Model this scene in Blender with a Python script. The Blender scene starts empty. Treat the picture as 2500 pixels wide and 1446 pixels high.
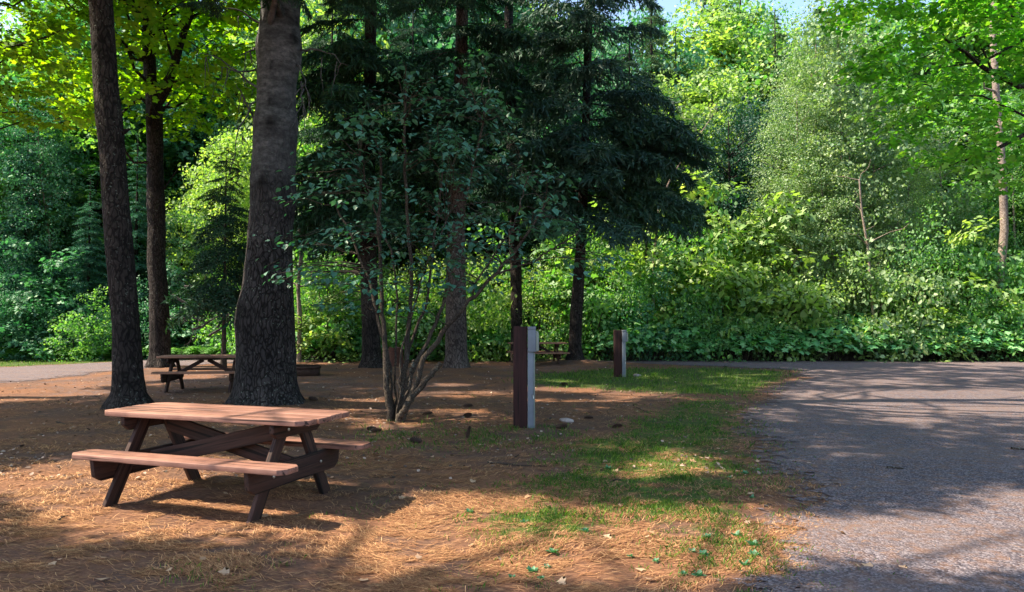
import bpy, bmesh, math
import numpy as np
from mathutils import Vector, Matrix
SC = bpy.context.scene
COL = SC.collection
R = math.radians
# ------------------------------------------------------------ camera
F, CX, CY, HOR, CH = 1750.0, 1250.0, 723.0, 779.0, 1.558   # reference pixels of a 2500 wide frame
PITCH = math.atan((HOR-CY)/F)
cam = bpy.data.objects.new('camera', bpy.data.cameras.new('camera'))
COL.objects.link(cam)
cam.location = (0, 0, CH); cam.rotation_euler = (math.pi/2+PITCH, 0, 0)
cam.data.sensor_width = 36; cam.data.lens = F/2500*36
cam.data.clip_end = 1500; cam.data.clip_start = .05
SC.camera = cam
# ------------------------------------------------------------ light
SUN_EL = R(52); SH = np.array([-.995, -.06]); SH = SH/np.hypot(*SH)       # direction towards the sun on the ground
SDIR = Vector((SH[0]*math.cos(SUN_EL), SH[1]*math.cos(SUN_EL), math.sin(SUN_EL)))
sun = bpy.data.objects.new('sun', bpy.data.lights.new('sun', 'SUN')); COL.objects.link(sun)
sun.rotation_euler = SDIR.to_track_quat('Z', 'Y').to_euler(); sun.location = (0, 0, 60)
sun.data.energy = 4.6; sun.data.angle = R(.5); sun.data.color = (1, .86, .66)
W = bpy.data.worlds.new('World'); SC.world = W; W.use_nodes = True
wn = W.node_tree.nodes; wl = W.node_tree.links
sky = wn.new('ShaderNodeTexSky'); sky.sky_type = 'NISHITA'; sky.sun_disc = False
sky.sun_elevation = SUN_EL; sky.sun_rotation = math.atan2(SH[0], SH[1]); sky.air_density = 1.0; sky.dust_density = 1.5
wl.new(sky.outputs[0], wn['Background'].inputs[0]); wn['Background'].inputs[1].default_value = .15
SC.view_settings.view_transform = 'Standard'; SC.view_settings.look = 'None'
SC.view_settings.exposure = 1.5; SC.view_settings.gamma = 1; SC.view_settings.use_curve_mapping = False
SC.cycles.max_bounces = 6; SC.cycles.diffuse_bounces = 4; SC.cycles.transmission_bounces = 4
SC.cycles.transparent_max_bounces = 8; SC.cycles.caustics_reflective = False; SC.cycles.caustics_refractive = False
# ------------------------------------------------------------ helpers
cp, sp = math.cos(PITCH), math.sin(PITCH)
def ray(x, y):
    u, v = (x-CX)/F, (CY-y)/F
    return np.array([u, cp - v*sp, sp + v*cp])
def at(x, y, Y):
    d = ray(x, y); return np.array([0, 0, CH]) + d*(Y/d[1])
def gnd(x, y):
    d = ray(x, y); t = CH/-d[2]; return np.array([d[0]*t, d[1]*t])
def toPx(P):
    P = np.asarray(P, float); X, Y, Z = P[..., 0], P[..., 1], P[..., 2]-CH
    dy = Y*cp+Z*sp; dz = -Y*sp+Z*cp; dy = np.where(dy < .05, .05, dy)
    return CX+F*X/dy, CY-F*dz/dy
rng = np.random.default_rng(11)
def _h(ix, iy, s):
    n = (ix.astype(np.int64)*374761393 + iy.astype(np.int64)*668265263 + s*1442695041) & 0x7fffffff
    n = ((n ^ (n >> 13))*1274126177) & 0x7fffffff
    return ((n ^ (n >> 16)) & 0xffff)/65535.0
def vn(x, y, s=0):
    x = np.asarray(x, float); y = np.asarray(y, float)
    ix, iy = np.floor(x).astype(np.int64), np.floor(y).astype(np.int64)
    fx, fy = x-ix, y-iy; fx = fx*fx*(3-2*fx); fy = fy*fy*(3-2*fy)
    a = _h(ix, iy, s); b = _h(ix+1, iy, s); c = _h(ix, iy+1, s); d = _h(ix+1, iy+1, s)
    return (a*(1-fx)+b*fx)*(1-fy)+(c*(1-fx)+d*fx)*fy
def fbm(x, y, s=0, o=3):
    r = 0; a = .5; t = 0
    for i in range(o):
        r = r+a*vn(x*2**i, y*2**i, s+i*7); t += a; a *= .5
    return r/t
def sstep(a, b, x):
    t = np.clip((x-a)/(b-a), 0, 1); return t*t*(3-2*t)
def inpoly(px, py, poly):
    px = np.asarray(px); py = np.asarray(py); r = np.zeros(px.shape, bool); n = len(poly)
    for i in range(n):
        x1, y1 = poly[i]; x2, y2 = poly[(i+1) % n]
        if y1 == y2: continue
        c = ((y1 > py) != (y2 > py)) & (px < (x2-x1)*(py-y1)/(y2-y1)+x1)
        r ^= c
    return r
def pdist(px, py, poly):
    d = np.full(np.shape(px), 1e9); n = len(poly)
    for i in range(n):
        x1, y1 = poly[i]; x2, y2 = poly[(i+1) % n]
        dx, dy = x2-x1, y2-y1; L = dx*dx+dy*dy+1e-9
        t = np.clip(((px-x1)*dx+(py-y1)*dy)/L, 0, 1)
        d = np.minimum(d, np.hypot(px-x1-t*dx, py-y1-t*dy))
    return np.where(inpoly(px, py, poly), d, -d)      # positive inside
# ---- accumulate geometry, one mesh per part
class Acc:
    def __init__(s): s.V = []; s.L = []; s.T = []; s.A = []; s.W = []; s.n = 0
    def add(s, V, L, T, tint=.5, wuv=None):
        V = np.asarray(V, float).reshape(-1, 3); k = len(V)
        s.V.append(V); s.L.append(np.asarray(L, np.int32)+s.n); s.T.append(np.asarray(T, np.int32))
        s.A.append(np.broadcast_to(np.asarray(tint, float), (k,))); s.W.append(V if wuv is None else wuv); s.n += k
    def inst(s, tpl, M, P, tint=None, jit=.12):
        V, L, T, A = tpl; K = len(P); n = len(V)
        VV = np.einsum('kij,nj->kni', M, V)+P[:, None, :]
        ti = rng.normal(.0, jit, K) if tint is None else tint
        AA = np.clip(A[None]+ti[:, None], 0, 1)
        LL = L[None]+(np.arange(K)*n)[:, None]
        s.add(VV.reshape(-1, 3), LL.ravel(), np.tile(T, K), AA.ravel())
    def tube(s, P, r, k=5, tint=.5):
        P = np.asarray(P, float); n = len(P); r = np.broadcast_to(r, (n,))
        D = np.gradient(P, axis=0); D /= np.linalg.norm(D, axis=1)[:, None]+1e-9
        up = np.array([0, 0, 1.]) if abs(D[0, 2]) < .9 else np.array([1., 0, 0])
        A = np.cross(D, up); A /= np.linalg.norm(A, axis=1)[:, None]+1e-9; B = np.cross(D, A)
        a = np.arange(k)*2*math.pi/k
        V = P[:, None]+r[:, None, None]*(A[:, None]*np.cos(a)[None, :, None]+B[:, None]*np.sin(a)[None, :, None])
        i = np.arange(n-1)[:, None]*k; j = np.arange(k)[None]; j2 = (j+1) % k
        Q = np.stack([i+j, i+j2, i+k+j2, i+k+j], -1).reshape(-1, 4)
        s.add(V.reshape(-1, 3), Q.ravel(), np.full(len(Q), 4), tint)
    def mesh(s, name, smooth=False):
        me = bpy.data.meshes.new(name)
        if not s.V: s.add(np.zeros((3, 3)), [0, 1, 2], [3])
        V = np.concatenate(s.V); L = np.concatenate(s.L); T = np.concatenate(s.T)
        me.vertices.add(len(V)); me.vertices.foreach_set('co', V.astype(np.float32).ravel())
        me.loops.add(len(L)); me.loops.foreach_set('vertex_index', L)
        me.polygons.add(len(T)); me.polygons.foreach_set('loop_start', (np.cumsum(T)-T).astype(np.int32))
        me.update(calc_edges=True)
        a = me.attributes.new('tint', 'FLOAT', 'POINT'); a.data.foreach_set('value', np.concatenate(s.A).astype(np.float32))
        if any(w is not v for w, v in zip(s.W, s.V)):
            a = me.attributes.new('wuv', 'FLOAT_VECTOR', 'POINT'); a.data.foreach_set('vector', np.concatenate(s.W).astype(np.float32).ravel())
        if smooth: me.polygons.foreach_set('use_smooth', np.ones(len(T), bool))
        return me
    def obj(s, name, mat, parent=None, smooth=False):
        me = s.mesh(name, smooth); me.materials.append(mat)
        return link(name, me, parent)
def link(name, data, parent=None, loc=None):
    o = bpy.data.objects.new(name, data); COL.objects.link(o)
    if parent is not None: o.parent = parent
    if loc is not None: o.location = loc
    return o
def tag(o, label=None, cat=None, group=None, kind=None):
    if label: o['label'] = label
    if cat: o['category'] = cat
    if group: o['group'] = group
    if kind: o['kind'] = kind
    return o
def thing(name, loc, label, cat, group=None, rz=0):
    o = link(name, None); o.location = loc; o.rotation_euler = (0, 0, rz); o.empty_display_size = .2
    return tag(o, label, cat, group)
def copy_tree(root, loc, rz=0, sc=(1, 1, 1), label=None, group=None, mat=None):
    r = root.copy(); COL.objects.link(r); r.location = loc; r.rotation_euler = (0, 0, rz); r.scale = sc
    if label: r['label'] = label
    if group: r['group'] = group
    for ch in list(root.children):
        c = ch.copy(); COL.objects.link(c); c.parent = r
        if mat and ch.name.split('.')[0] in mat:
            c.material_slots[0].link = 'OBJECT'; c.material_slots[0].material = mat[ch.name.split('.')[0]]
        for g in list(ch.children):
            d = g.copy(); COL.objects.link(d); d.parent = c
    return r
# ------------------------------------------------------------ materials
class NT:
    def __init__(s, name):
        s.m = bpy.data.materials.new(name); s.m.use_nodes = True; s.t = s.m.node_tree; s.t.nodes.clear()
        s.out = s.n('ShaderNodeOutputMaterial')
    def n(s, ty, **k):
        o = s.t.nodes.new(ty)
        for a, v in k.items(): setattr(o, a, v)
        return o
    def l(s, a, b): s.t.links.new(a, b)
    def attr(s, name): return s.n('ShaderNodeAttribute', attribute_name=name)
    def math(s, op, a, b=None, c=None, clamp=False):
        o = s.n('ShaderNodeMath', operation=op, use_clamp=clamp)
        for i, v in enumerate((a, b, c)):
            if v is None: continue
            if isinstance(v, (int, float)): o.inputs[i].default_value = v
            else: s.l(v, o.inputs[i])
        return o.outputs[0]
    def noise(s, vec, sc, det=3, rough=.6, dist=0):
        o = s.n('ShaderNodeTexNoise'); o.inputs['Scale'].default_value = sc; o.inputs['Detail'].default_value = det
        o.inputs['Roughness'].default_value = rough; o.inputs['Distortion'].default_value = dist
        if vec is not None: s.l(vec, o.inputs['Vector'])
        return o.outputs[0]
    def vmul(s, vec, k):
        o = s.n('ShaderNodeVectorMath', operation='MULTIPLY'); s.l(vec, o.inputs[0]); o.inputs[1].default_value = k
        return o.outputs[0]
    def ramp(s, fac, stops):
        o = s.n('ShaderNodeValToRGB'); e = o.color_ramp.elements
        while len(e) < len(stops): e.new(.5)
        for q, (p, c) in zip(e, stops): q.position = p; q.color = (*c, 1)
        s.l(fac, o.inputs[0]); return o.outputs[0]
    def mix(s, fac, a, b, mode='MIX'):
        o = s.n('ShaderNodeMix', data_type='RGBA', blend_type=mode)
        for i, v in ((0, fac), (6, a), (7, b)):
            if isinstance(v, (int, float)): o.inputs[i].default_value = v
            elif isinstance(v, tuple): o.inputs[i].default_value = (*v, 1)
            else: s.l(v, o.inputs[i])
        return o.outputs[2]
    def bump(s, h, st, dist=.02):
        o = s.n('ShaderNodeBump'); o.inputs['Strength'].default_value = st; o.inputs['Distance'].default_value = dist
        s.l(h, o.inputs['Height']); return o.outputs[0]
    def pbr(s, col, rough=.8, normal=None, spec=.3, metal=0):
        o = s.n('ShaderNodeBsdfPrincipled')
        for k, v in (('Base Color', col), ('Roughness', rough), ('Specular IOR Level', spec), ('Metallic', metal)):
            if isinstance(v, (int, float)): o.inputs[k].default_value = v
            elif isinstance(v, tuple): o.inputs[k].default_value = (*v, 1)
            else: s.l(v, o.inputs[k])
        if normal is not None: s.l(normal, o.inputs['Normal'])
        s.l(o.outputs[0], s.out.inputs[0]); return o
    def obj(s): return s.n('ShaderNodeTexCoord').outputs['Object']
    def pos(s): return s.n('ShaderNodeNewGeometry').outputs['Position']
def leaf_mat(name, c0, c1, c2, trans=.42, gloss=.05, rough=.6, tc=(1.6, 1.7, .5)):
    t = NT(name); a = t.attr('tint').outputs['Fac']
    col = t.ramp(a, [(.1, c0), (.5, c1), (.9, c2)])
    d = t.n('ShaderNodeBsdfDiffuse'); t.l(col, d.inputs[0])
    tr = t.n('ShaderNodeBsdfTranslucent'); t.l(t.mix(1, col, tc, 'MULTIPLY'), tr.inputs[0])
    m = t.n('ShaderNodeMixShader'); m.inputs[0].default_value = trans; t.l(d.outputs[0], m.inputs[1]); t.l(tr.outputs[0], m.inputs[2])
    g = t.n('ShaderNodeBsdfGlossy'); g.inputs['Roughness'].default_value = rough; g.inputs[0].default_value = (.8, .85, .8, 1)
    m2 = t.n('ShaderNodeMixShader'); m2.inputs[0].default_value = gloss; t.l(m.outputs[0], m2.inputs[1]); t.l(g.outputs[0], m2.inputs[2])
    t.l(m2.outputs[0], t.out.inputs[0]); return t.m
L_MAPLE = leaf_mat('maple_leaf', (.08, .22, .008), (.16, .36, .014), (.3, .46, .025), .58, .03, tc=(1.9, 1.75, .4))
L_MAPLE2 = leaf_mat('right_maple_leaf', (.05, .22, .02), (.12, .37, .035), (.27, .5, .06), .55, .05, tc=(1.6, 1.7, .5))
L_GREEN = leaf_mat('green_leaf', (.04, .16, .05), (.11, .30, .09), (.27, .47, .15), .55, .06)
L_YGREEN = leaf_mat('yellow_green_leaf', (.11, .24, .045), (.24, .41, .085), (.44, .57, .17), .55, .07, tc=(1.4, 1.5, .65))
L_PALE = leaf_mat('pale_silvery_leaf', (.09, .21, .06), (.19, .33, .11), (.36, .46, .2), .45, .10, .65, tc=(1.3, 1.4, .6))
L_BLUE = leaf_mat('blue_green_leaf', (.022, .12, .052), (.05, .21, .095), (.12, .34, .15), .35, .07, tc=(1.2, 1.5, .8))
L_SHADY = leaf_mat('shade_toned_leaf', (.008, .045, .035), (.018, .08, .055), (.05, .15, .09), .25, .04, tc=(1.1, 1.5, .7))  # deep shade of the gap put into the leaf colour
L_BERRY = leaf_mat('berry_leaf', (.09, .34, .12), (.2, .52, .2), (.42, .68, .32), .38, .07)
L_BUSH = leaf_mat('round_bush_leaf', (.018, .09, .06), (.042, .175, .12), (.11, .29, .2), .28, .1, .5, tc=(1.3, 1.7, .5))
L_FERN = leaf_mat('fern_leaf', (.04, .15, .015), (.08, .26, .03), (.16, .34, .05), .45, .04)
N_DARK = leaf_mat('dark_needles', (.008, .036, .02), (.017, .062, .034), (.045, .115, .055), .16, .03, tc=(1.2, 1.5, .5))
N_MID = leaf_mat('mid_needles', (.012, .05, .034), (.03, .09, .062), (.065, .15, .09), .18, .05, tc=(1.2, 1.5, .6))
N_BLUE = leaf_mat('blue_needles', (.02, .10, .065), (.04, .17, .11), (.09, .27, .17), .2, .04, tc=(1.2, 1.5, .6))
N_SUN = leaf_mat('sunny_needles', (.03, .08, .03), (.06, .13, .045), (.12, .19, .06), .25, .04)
GRASS = leaf_mat('grass_blade', (.03, .11, .012), (.075, .2, .018), (.24, .33, .07), .4, .04)
NEEDLE = leaf_mat('dry_pine_needle', (.13, .05, .024), (.36, .165, .075), (.68, .41, .2), .15, .06, tc=(1.2, 1, .8))
DRYLEAF2 = leaf_mat('litter_flake', (.05, .03, .025), (.2, .12, .09), (.5, .36, .28), .15, .06, tc=(1.1, 1, .8))
DRYLEAF = leaf_mat('dry_leaf', (.25, .12, .06), (.42, .24, .13), (.6, .42, .28), .25, .05, tc=(1.1, 1, .8))
def bark_mat(name, ca, cb, cc, vs=(9, 9, 2.2), st=.8, lichen=.35, smooth=None):
    t = NT(name); p = t.obj()
    wv = t.n('ShaderNodeVectorMath', operation='ADD'); wn_ = t.n('ShaderNodeTexNoise'); wn_.inputs['Scale'].default_value = 3; t.l(p, wn_.inputs['Vector'])
    t.l(t.vmul(wn_.outputs['Color'], (.25, .25, .5)), wv.inputs[1]); t.l(p, wv.inputs[0]); q = t.vmul(wv.outputs[0], vs)
    n1 = t.noise(q, 1.7, 6, .72, .8); n2 = t.noise(p, 1.1, 4, .65); n3 = t.noise(t.vmul(q, (2.2, 2.2, .8)), 2.2, 4, .7, .3)
    v = t.n('ShaderNodeTexVoronoi', feature='DISTANCE_TO_EDGE'); v.inputs['Scale'].default_value = 1.7; v.inputs['Randomness'].default_value = 1; t.l(q, v.inputs['Vector'])
    crack = t.math('MULTIPLY', t.math('MINIMUM', v.outputs[0], .16), 2.2)
    h = t.math('ADD', t.math('ADD', t.math('MULTIPLY', n1, .6), t.math('MULTIPLY', n3, .35)), crack)
    col = t.ramp(h, [(.48, ca), (.72, cb), (1.0, cc)])
    col = t.mix(1, col, t.ramp(n2, [(.3, (.55, .55, .58)), (.7, (1.35, 1.3, 1.25))]), 'MULTIPLY')
    spk = t.noise(p, 22, 3); sp2 = t.math('MULTIPLY', t.math('GREATER_THAN', spk, .64), t.math('GREATER_THAN', n2, .48))
    col = t.mix(t.math('MULTIPLY', sp2, lichen), col, (.26, .29, .25)); hb = h
    if smooth:
        sx = t.n('ShaderNodeSeparateXYZ'); t.l(p, sx.inputs[0]); k = t.math('ADD', t.math('MULTIPLY', t.math('SUBTRACT', sx.outputs[2], 3.1), .45), t.math('MULTIPLY', t.math('SUBTRACT', n2, .5), 2.2), clamp=True)
        g1 = t.noise(t.vmul(p, (5, 5, 9)), 1.6, 6, .75); g2 = t.noise(t.vmul(p, (1.5, 1.5, 4)), 1, 3)
        gc_ = t.ramp(g1, [(.3, (.028, .028, .03)), (.5, (.085, .084, .088)), (.7, (.17, .165, .165))]); gc_ = t.mix(1, gc_, t.ramp(g2, [(.35, (.5, .5, .5)), (.6, (1.1, 1.1, 1.1))]), 'MULTIPLY')
        col = t.mix(k, col, gc_); hb = t.math('ADD', t.math('MULTIPLY', h, t.math('SUBTRACT', 1.15, k)), t.math('MULTIPLY', g1, .25))
    col = t.mix(1, col, t.ramp(t.attr('tint').outputs['Fac'], [(0, (.12, .11, .11)), (.5, (1, 1, 1))]), 'MULTIPLY')
    t.pbr(col, .9, t.bump(hb, st, .045), .2); return t.m
BARK = bark_mat('dark_bark', (.008, .0065, .006), (.024, .019, .018), (.06, .05, .045))
BARK_G = bark_mat('grey_bark', (.035, .032, .032), (.085, .078, .078), (.15, .14, .138), (14, 14, 5), .35)
BARK_P = bark_mat('pale_bark', (.12, .09, .07), (.25, .2, .17), (.42, .36, .32), (6, 6, 14), .3)
TWIG = bark_mat('twig_bark', (.02, .016, .013), (.05, .04, .032), (.09, .07, .055), (20, 20, 20), .3)
def wood_mat(name, ca, cb, cc, sc=1.0, wear=None, rough=.75):
    t = NT(name); p = t.attr('wuv').outputs['Vector']; q = t.vmul(p, (1.2*sc, 22*sc, 22*sc))
    n1 = t.noise(q, 1.6, 6, .7, .5); n2 = t.noise(p, 2.2, 3)
    col = t.ramp(n1, [(.25, ca), (.5, cb), (.78, cc)])
    if wear: col = t.mix(t.ramp(t.noise(t.vmul(p, (1, 5, 5)), 2.6, 5, .75), [(.44, (0, 0, 0)), (.62, (.85, .85, .85))]), col, (.13, .065, .055))
    if wear: col = t.mix(t.ramp(n2, [(.42, (0, 0, 0)), (.62, (.75, .75, .75))]), col, wear)
    cr = t.ramp(t.noise(t.vmul(p, (.9, 34, 34)), 1, 2, .5), [(.36, (.12, .1, .1)), (.44, (1, 1, 1))])
    col = t.mix(1, col, cr, 'MULTIPLY')
    t.pbr(col, rough, t.bump(n1, .5, .006), .35); return t.m
WOOD_TOP = wood_mat('worn_stained_planks', (.06, .027, .022), (.23, .105, .075), (.4, .21, .15), wear=(.36, .185, .135), rough=.62)
WOOD_DK = wood_mat('dark_stained_timber', (.018, .008, .006), (.046, .021, .015), (.085, .042, .03))
WOOD_END = wood_mat('far_table_planks', (.12, .05, .035), (.26, .13, .085), (.34, .18, .12))
WOOD_POST = wood_mat('red_brown_post_timber', (.012, .004, .004), (.034, .010, .009), (.055, .018, .014), .8, rough=.8)
def simple(name, col, rough=.6, metal=0, var=.15, spec=.4, sc=6):
    t = NT(name); n = t.noise(t.obj(), sc, 4)
    c = t.ramp(n, [(.3, tuple(v*(1-var) for v in col)), (.7, tuple(min(1, v*(1+var)) for v in col))])
    t.pbr(c, rough, t.bump(n, .08, .01), spec, metal); return t.m
M_BOX = simple('grey_painted_steel', (.17, .19, .225), .5, .1, .12)
M_BOX2 = simple('beige_plastic_cover', (.24, .26, .22), .55, 0, .1)
M_STEEL = simple('bright_steel', (.6, .6, .6), .35, .9, .1)
M_RUST = simple('rusty_iron', (.055, .03, .022), .8, .4, .4)
M_CONE = simple('pine_cone_brown', (.07, .04, .028), .85, 0, .35, sc=40)
M_STONE = simple('grey_red_stone', (.36, .29, .27), .8, 0, .3, sc=14)
M_STUMP = simple('red_brown_stump_wood', (.1, .04, .028), .9, 0, .4, sc=12)
# ------------------------------------------------------------ ground layout, outlines read off the photograph and laid on the ground
def G(pts): return [tuple(gnd(x, y)) for x, y in pts]
ROAD = G([(2900, 884), (2500, 884), (2200, 882), (1900, 880), (1540, 877), (1100, 871), (720, 868), (500, 872), (280, 884), (0, 898)]) + [(-30, 24), (-30, 17)] + \
    G([(0, 936), (140, 922), (280, 907), (430, 893), (720, 884), (1080, 880), (1300, 880), (1540, 888), (1800, 898), (1935, 905), (1950, 922), (1880, 945), (1848, 975), (1835, 1030),
       (1860, 1100), (1890, 1180), (1880, 1240), (1840, 1320), (1800, 1440)]) + [(1.35, 3.2), (.9, 1), (.9, -6), (40, -6), (60, 20)]
ROAD = [ROAD[i] for i in range(len(ROAD))]
PAD1 = G([(-60, 925), (250, 915), (560, 905), (880, 915), (1180, 930), (1160, 960), (700, 975), (300, 975), (-60, 990)])
PAD2 = G([(1150, 890), (1480, 886), (1500, 915), (1300, 918), (1180, 912)])
GR1 = G([(1300, 912), (1520, 898), (1800, 899), (1940, 906), (1935, 930), (1860, 965), (1700, 965), (1480, 950), (1310, 945)])
GR2 = G([(1330, 1110), (1500, 1040), (1640, 975), (1850, 965), (1850, 1040), (1880, 1120), (1900, 1200), (1880, 1300), (1860, 1440), (1640, 1440), (1640, 1330), (1480, 1270), (1360, 1200)])
GR3 = G([(1180, 1260), (1280, 1235), (1450, 1250), (1500, 1300), (1400, 1335), (1230, 1320)])
GR5 = G([(860, 1020), (1080, 1020), (1500, 1050), (1460, 1090), (900, 1110)])
GR4 = G([(2900, 870), (1500, 862), (720, 860), (250, 868), (-200, 872), (-200, 903), (0, 897), (280, 884), (720, 868), (1540, 877), (2900, 884)])
def hgt(x, y):
    x = np.asarray(x, float); y = np.asarray(y, float)
    return 16*sstep(30, 120, y) + 5*sstep(30, 90, np.abs(x))*sstep(18, 40, y)
def masks(x, y):
    nz = (fbm(x*.9, y*.9, 5)-.5)
    rd = np.clip(.5+(pdist(x, y, ROAD)+nz*1.1-.1)/np.where(y < 22, 1.3, .8), 0, 1)
    pad = np.maximum(np.clip(.5+(pdist(x, y, PAD1)+nz*2)/2.5, 0, 1), np.clip(.5+(pdist(x, y, PAD2)+nz*2)/2, 0, 1))
    gr = np.maximum.reduce([np.clip(.5+(pdist(x, y, GR1)+nz*1.2)/1.2, 0, 1), .8*np.clip(.5+(pdist(x, y, GR2)+nz*1.2)/1.0, 0, 1),
                            .95*np.clip(.6+(pdist(x, y, GR3)+nz*.6)/.6, 0, 1), np.clip(.5+(pdist(x, y, GR4)+nz*.8)/.6, 0, 1), .4*np.clip(.5+(pdist(x, y, GR5)+nz)/.8, 0, 1)])
    gr = gr*(1-rd*.9)
    return rd, np.clip(pad, 0, 1)*(1-rd), gr
def relief(x, y, rd):
    md = sum(hh*np.exp(-((x-mx)**2+(y-my)**2)/(2*s*s)) for mx, my, hh, s in ((2.25, 24.6, .2, .75), (-6.55, 12.3, .06, .5), (-4.4, 12.9, .1, .75), (-4.35, 22.2, .08, .5), (-1.72, 22, .1, .6)))
    return md+(fbm(x*1.1, y*1.1, 21)-.5)*.05*(1-rd)+(fbm(x*5, y*5, 31)-.5)*.018*(1-rd)*(y < 25)
def gz(x, y):
    rd = masks(np.atleast_1d(x), np.atleast_1d(y))[0]
    r = hgt(x, y)+relief(np.atleast_1d(x), np.atleast_1d(y), rd)
    return r if np.ndim(x) else float(r[0])
def spaced(lo, hi, d, far, n):
    a = np.arange(lo, hi+d/2, d); e = np.geomspace(d*2, far-hi, n); return a, e
a, e = spaced(-13, 13, .16, 330, 34); xs = np.concatenate([-(13+e)[::-1], a, 13+e])
ys = np.concatenate([[-60, -30, -15, -8, -4, -1, 1, 2], np.arange(3, 12, .12), np.arange(12, 30, .25), np.geomspace(30, 620, 60)])
GXX, GYY = np.meshgrid(xs, ys); sh = GXX.shape
rd, pad, gr = masks(GXX.ravel(), GYY.ravel())
zz = hgt(GXX.ravel(), GYY.ravel())+relief(GXX.ravel(), GYY.ravel(), rd)
def grid_faces(ny, nx):
    i = (np.arange(ny-1)[:, None]*nx+np.arange(nx-1)[None]).ravel()
    return np.stack([i, i+1, i+nx+1, i+nx], -1)
def attr(me, name, v): a = me.attributes.new(name, 'FLOAT', 'POINT'); a.data.foreach_set('value', np.asarray(v, np.float32).ravel())
g = Acc(); Q = grid_faces(*sh); g.add(np.stack([GXX.ravel(), GYY.ravel(), zz], -1), Q.ravel(), np.full(len(Q), 4))
me = g.mesh('ground', True); attr(me, 'gravel', np.maximum(rd, pad*.42)); attr(me, 'grass', gr)
def gravel_color(t, p):
    n1 = t.noise(p, 55, 3, .7); n2 = t.noise(p, 9, 3); n3 = t.noise(t.vmul(p, (.5, 1.3, 1)), .8, 3)
    v = t.n('ShaderNodeTexVoronoi'); v.inputs['Scale'].default_value = 75; t.l(p, v.inputs['Vector'])
    c = t.ramp(v.outputs['Color'], [(.1, (.045, .037, .046)), (.5, (.11, .094, .11)), (.92, (.28, .245, .265))])
    c = t.mix(t.ramp(n3, [(.4, (0, 0, 0)), (.65, (.45, .45, .45))]), c, (.2, .15, .14))
    c = t.mix(t.ramp(n2, [(.46, (0, 0, 0)), (.66, (.5, .5, .5))]), c, (.2, .105, .06))
    return c, t.math('ADD', t.math('MULTIPLY', v.outputs['Distance'], -1.), n1)
t = NT('forest_floor'); p = t.pos()
gc, gh = gravel_color(t, p)
w = t.noise(p, 1.7, 3); warp = t.n('ShaderNodeVectorMath', operation='ADD'); t.l(t.vmul(p, (16, 60, 16)), warp.inputs[0])
cmb = t.n('ShaderNodeCombineXYZ'); t.l(t.math('MULTIPLY', w, 26), cmb.inputs[1]); t.l(cmb.outputs[0], warp.inputs[1])
nn = t.noise(warp.outputs[0], 1.1, 4, .7, .6); nb = t.noise(p, .8, 4, .6); nf = t.noise(p, 40, 2)
litter = t.ramp(nn, [(.3, (.05, .03, .025)), (.5, (.19, .09, .05)), (.7, (.38, .2, .11))])
litter = t.mix(t.ramp(nb, [(.42, (0, 0, 0)), (.6, (.75, .75, .75))]), litter, t.mix(nf, (.07, .045, .04), (.13, .085, .07)))
gm = t.math('ADD', t.attr('gravel').outputs['Fac'], t.math('MULTIPLY', t.math('SUBTRACT', t.noise(p, 6, 4, .7), .5), 1.2), clamp=True)
col = t.mix(t.ramp(gm, [(.4, (0, 0, 0)), (.65, (1, 1, 1))]), litter, gc)
gg = t.math('ADD', t.attr('grass').outputs['Fac'], t.math('MULTIPLY', t.math('SUBTRACT', t.noise(p, 4, 4, .7), .5), 1.4), clamp=True)
col = t.mix(t.ramp(gg, [(.45, (0, 0, 0)), (.8, (.8, .8, .8))]), col, t.mix(nf, (.025, .07, .012), (.06, .13, .02)))
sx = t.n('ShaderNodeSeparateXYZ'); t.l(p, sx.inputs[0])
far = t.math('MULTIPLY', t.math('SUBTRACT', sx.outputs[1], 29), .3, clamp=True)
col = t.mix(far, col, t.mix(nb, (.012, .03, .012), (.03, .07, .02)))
t.pbr(col, .92, t.bump(t.math('ADD', nn, t.math('MULTIPLY', nf, .5)), .7, .02), .15)
me.materials.append(t.m); tag(link('ground', me), 'forest floor of brown pine needles and dirt', kind='structure')
# road: a thin gravel sheet with a ragged rim
rx = np.arange(-32, 34, .2); ry = np.concatenate([np.arange(-6, 12, .15), np.arange(12, 30, .3)])
RX, RY = np.meshgrid(rx, ry); rm = masks(RX.ravel(), RY.ravel())[0]; Q = grid_faces(*RX.shape); Q = Q[(rm[Q].max(1) > .12)]
use, inv = np.unique(Q.ravel(), return_inverse=True)
RV = np.stack([RX.ravel(), RY.ravel(), hgt(RX.ravel(), RY.ravel())+relief(RX.ravel(), RY.ravel(), rm)+.006+.012*rm], -1)[use]
g = Acc(); g.add(RV, inv, np.full(len(Q), 4)); me = g.mesh('gravel_road', True); attr(me, 'gravel', rm[use])
t = NT('road_gravel'); p = t.pos(); gc, gh = gravel_color(t, p)
t.pbr(gc, .9, t.bump(gh, .6, .015), .2); bs = t.out.inputs[0].links[0].from_socket
al = t.math('ADD', t.attr('gravel').outputs['Fac'], t.math('MULTIPLY', t.math('SUBTRACT', t.noise(p, 5, 6, .8), .5), 2.2))
tr = t.n('ShaderNodeBsdfTransparent'); ms = t.n('ShaderNodeMixShader'); t.l(t.math('GREATER_THAN', al, .55), ms.inputs[0])
t.l(tr.outputs[0], ms.inputs[1]); t.l(bs, ms.inputs[2]); t.l(ms.outputs[0], t.out.inputs[0])
me.materials.append(t.m); tag(link('gravel_road', me), 'grey gravel loop road and its drive', kind='structure')
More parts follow.
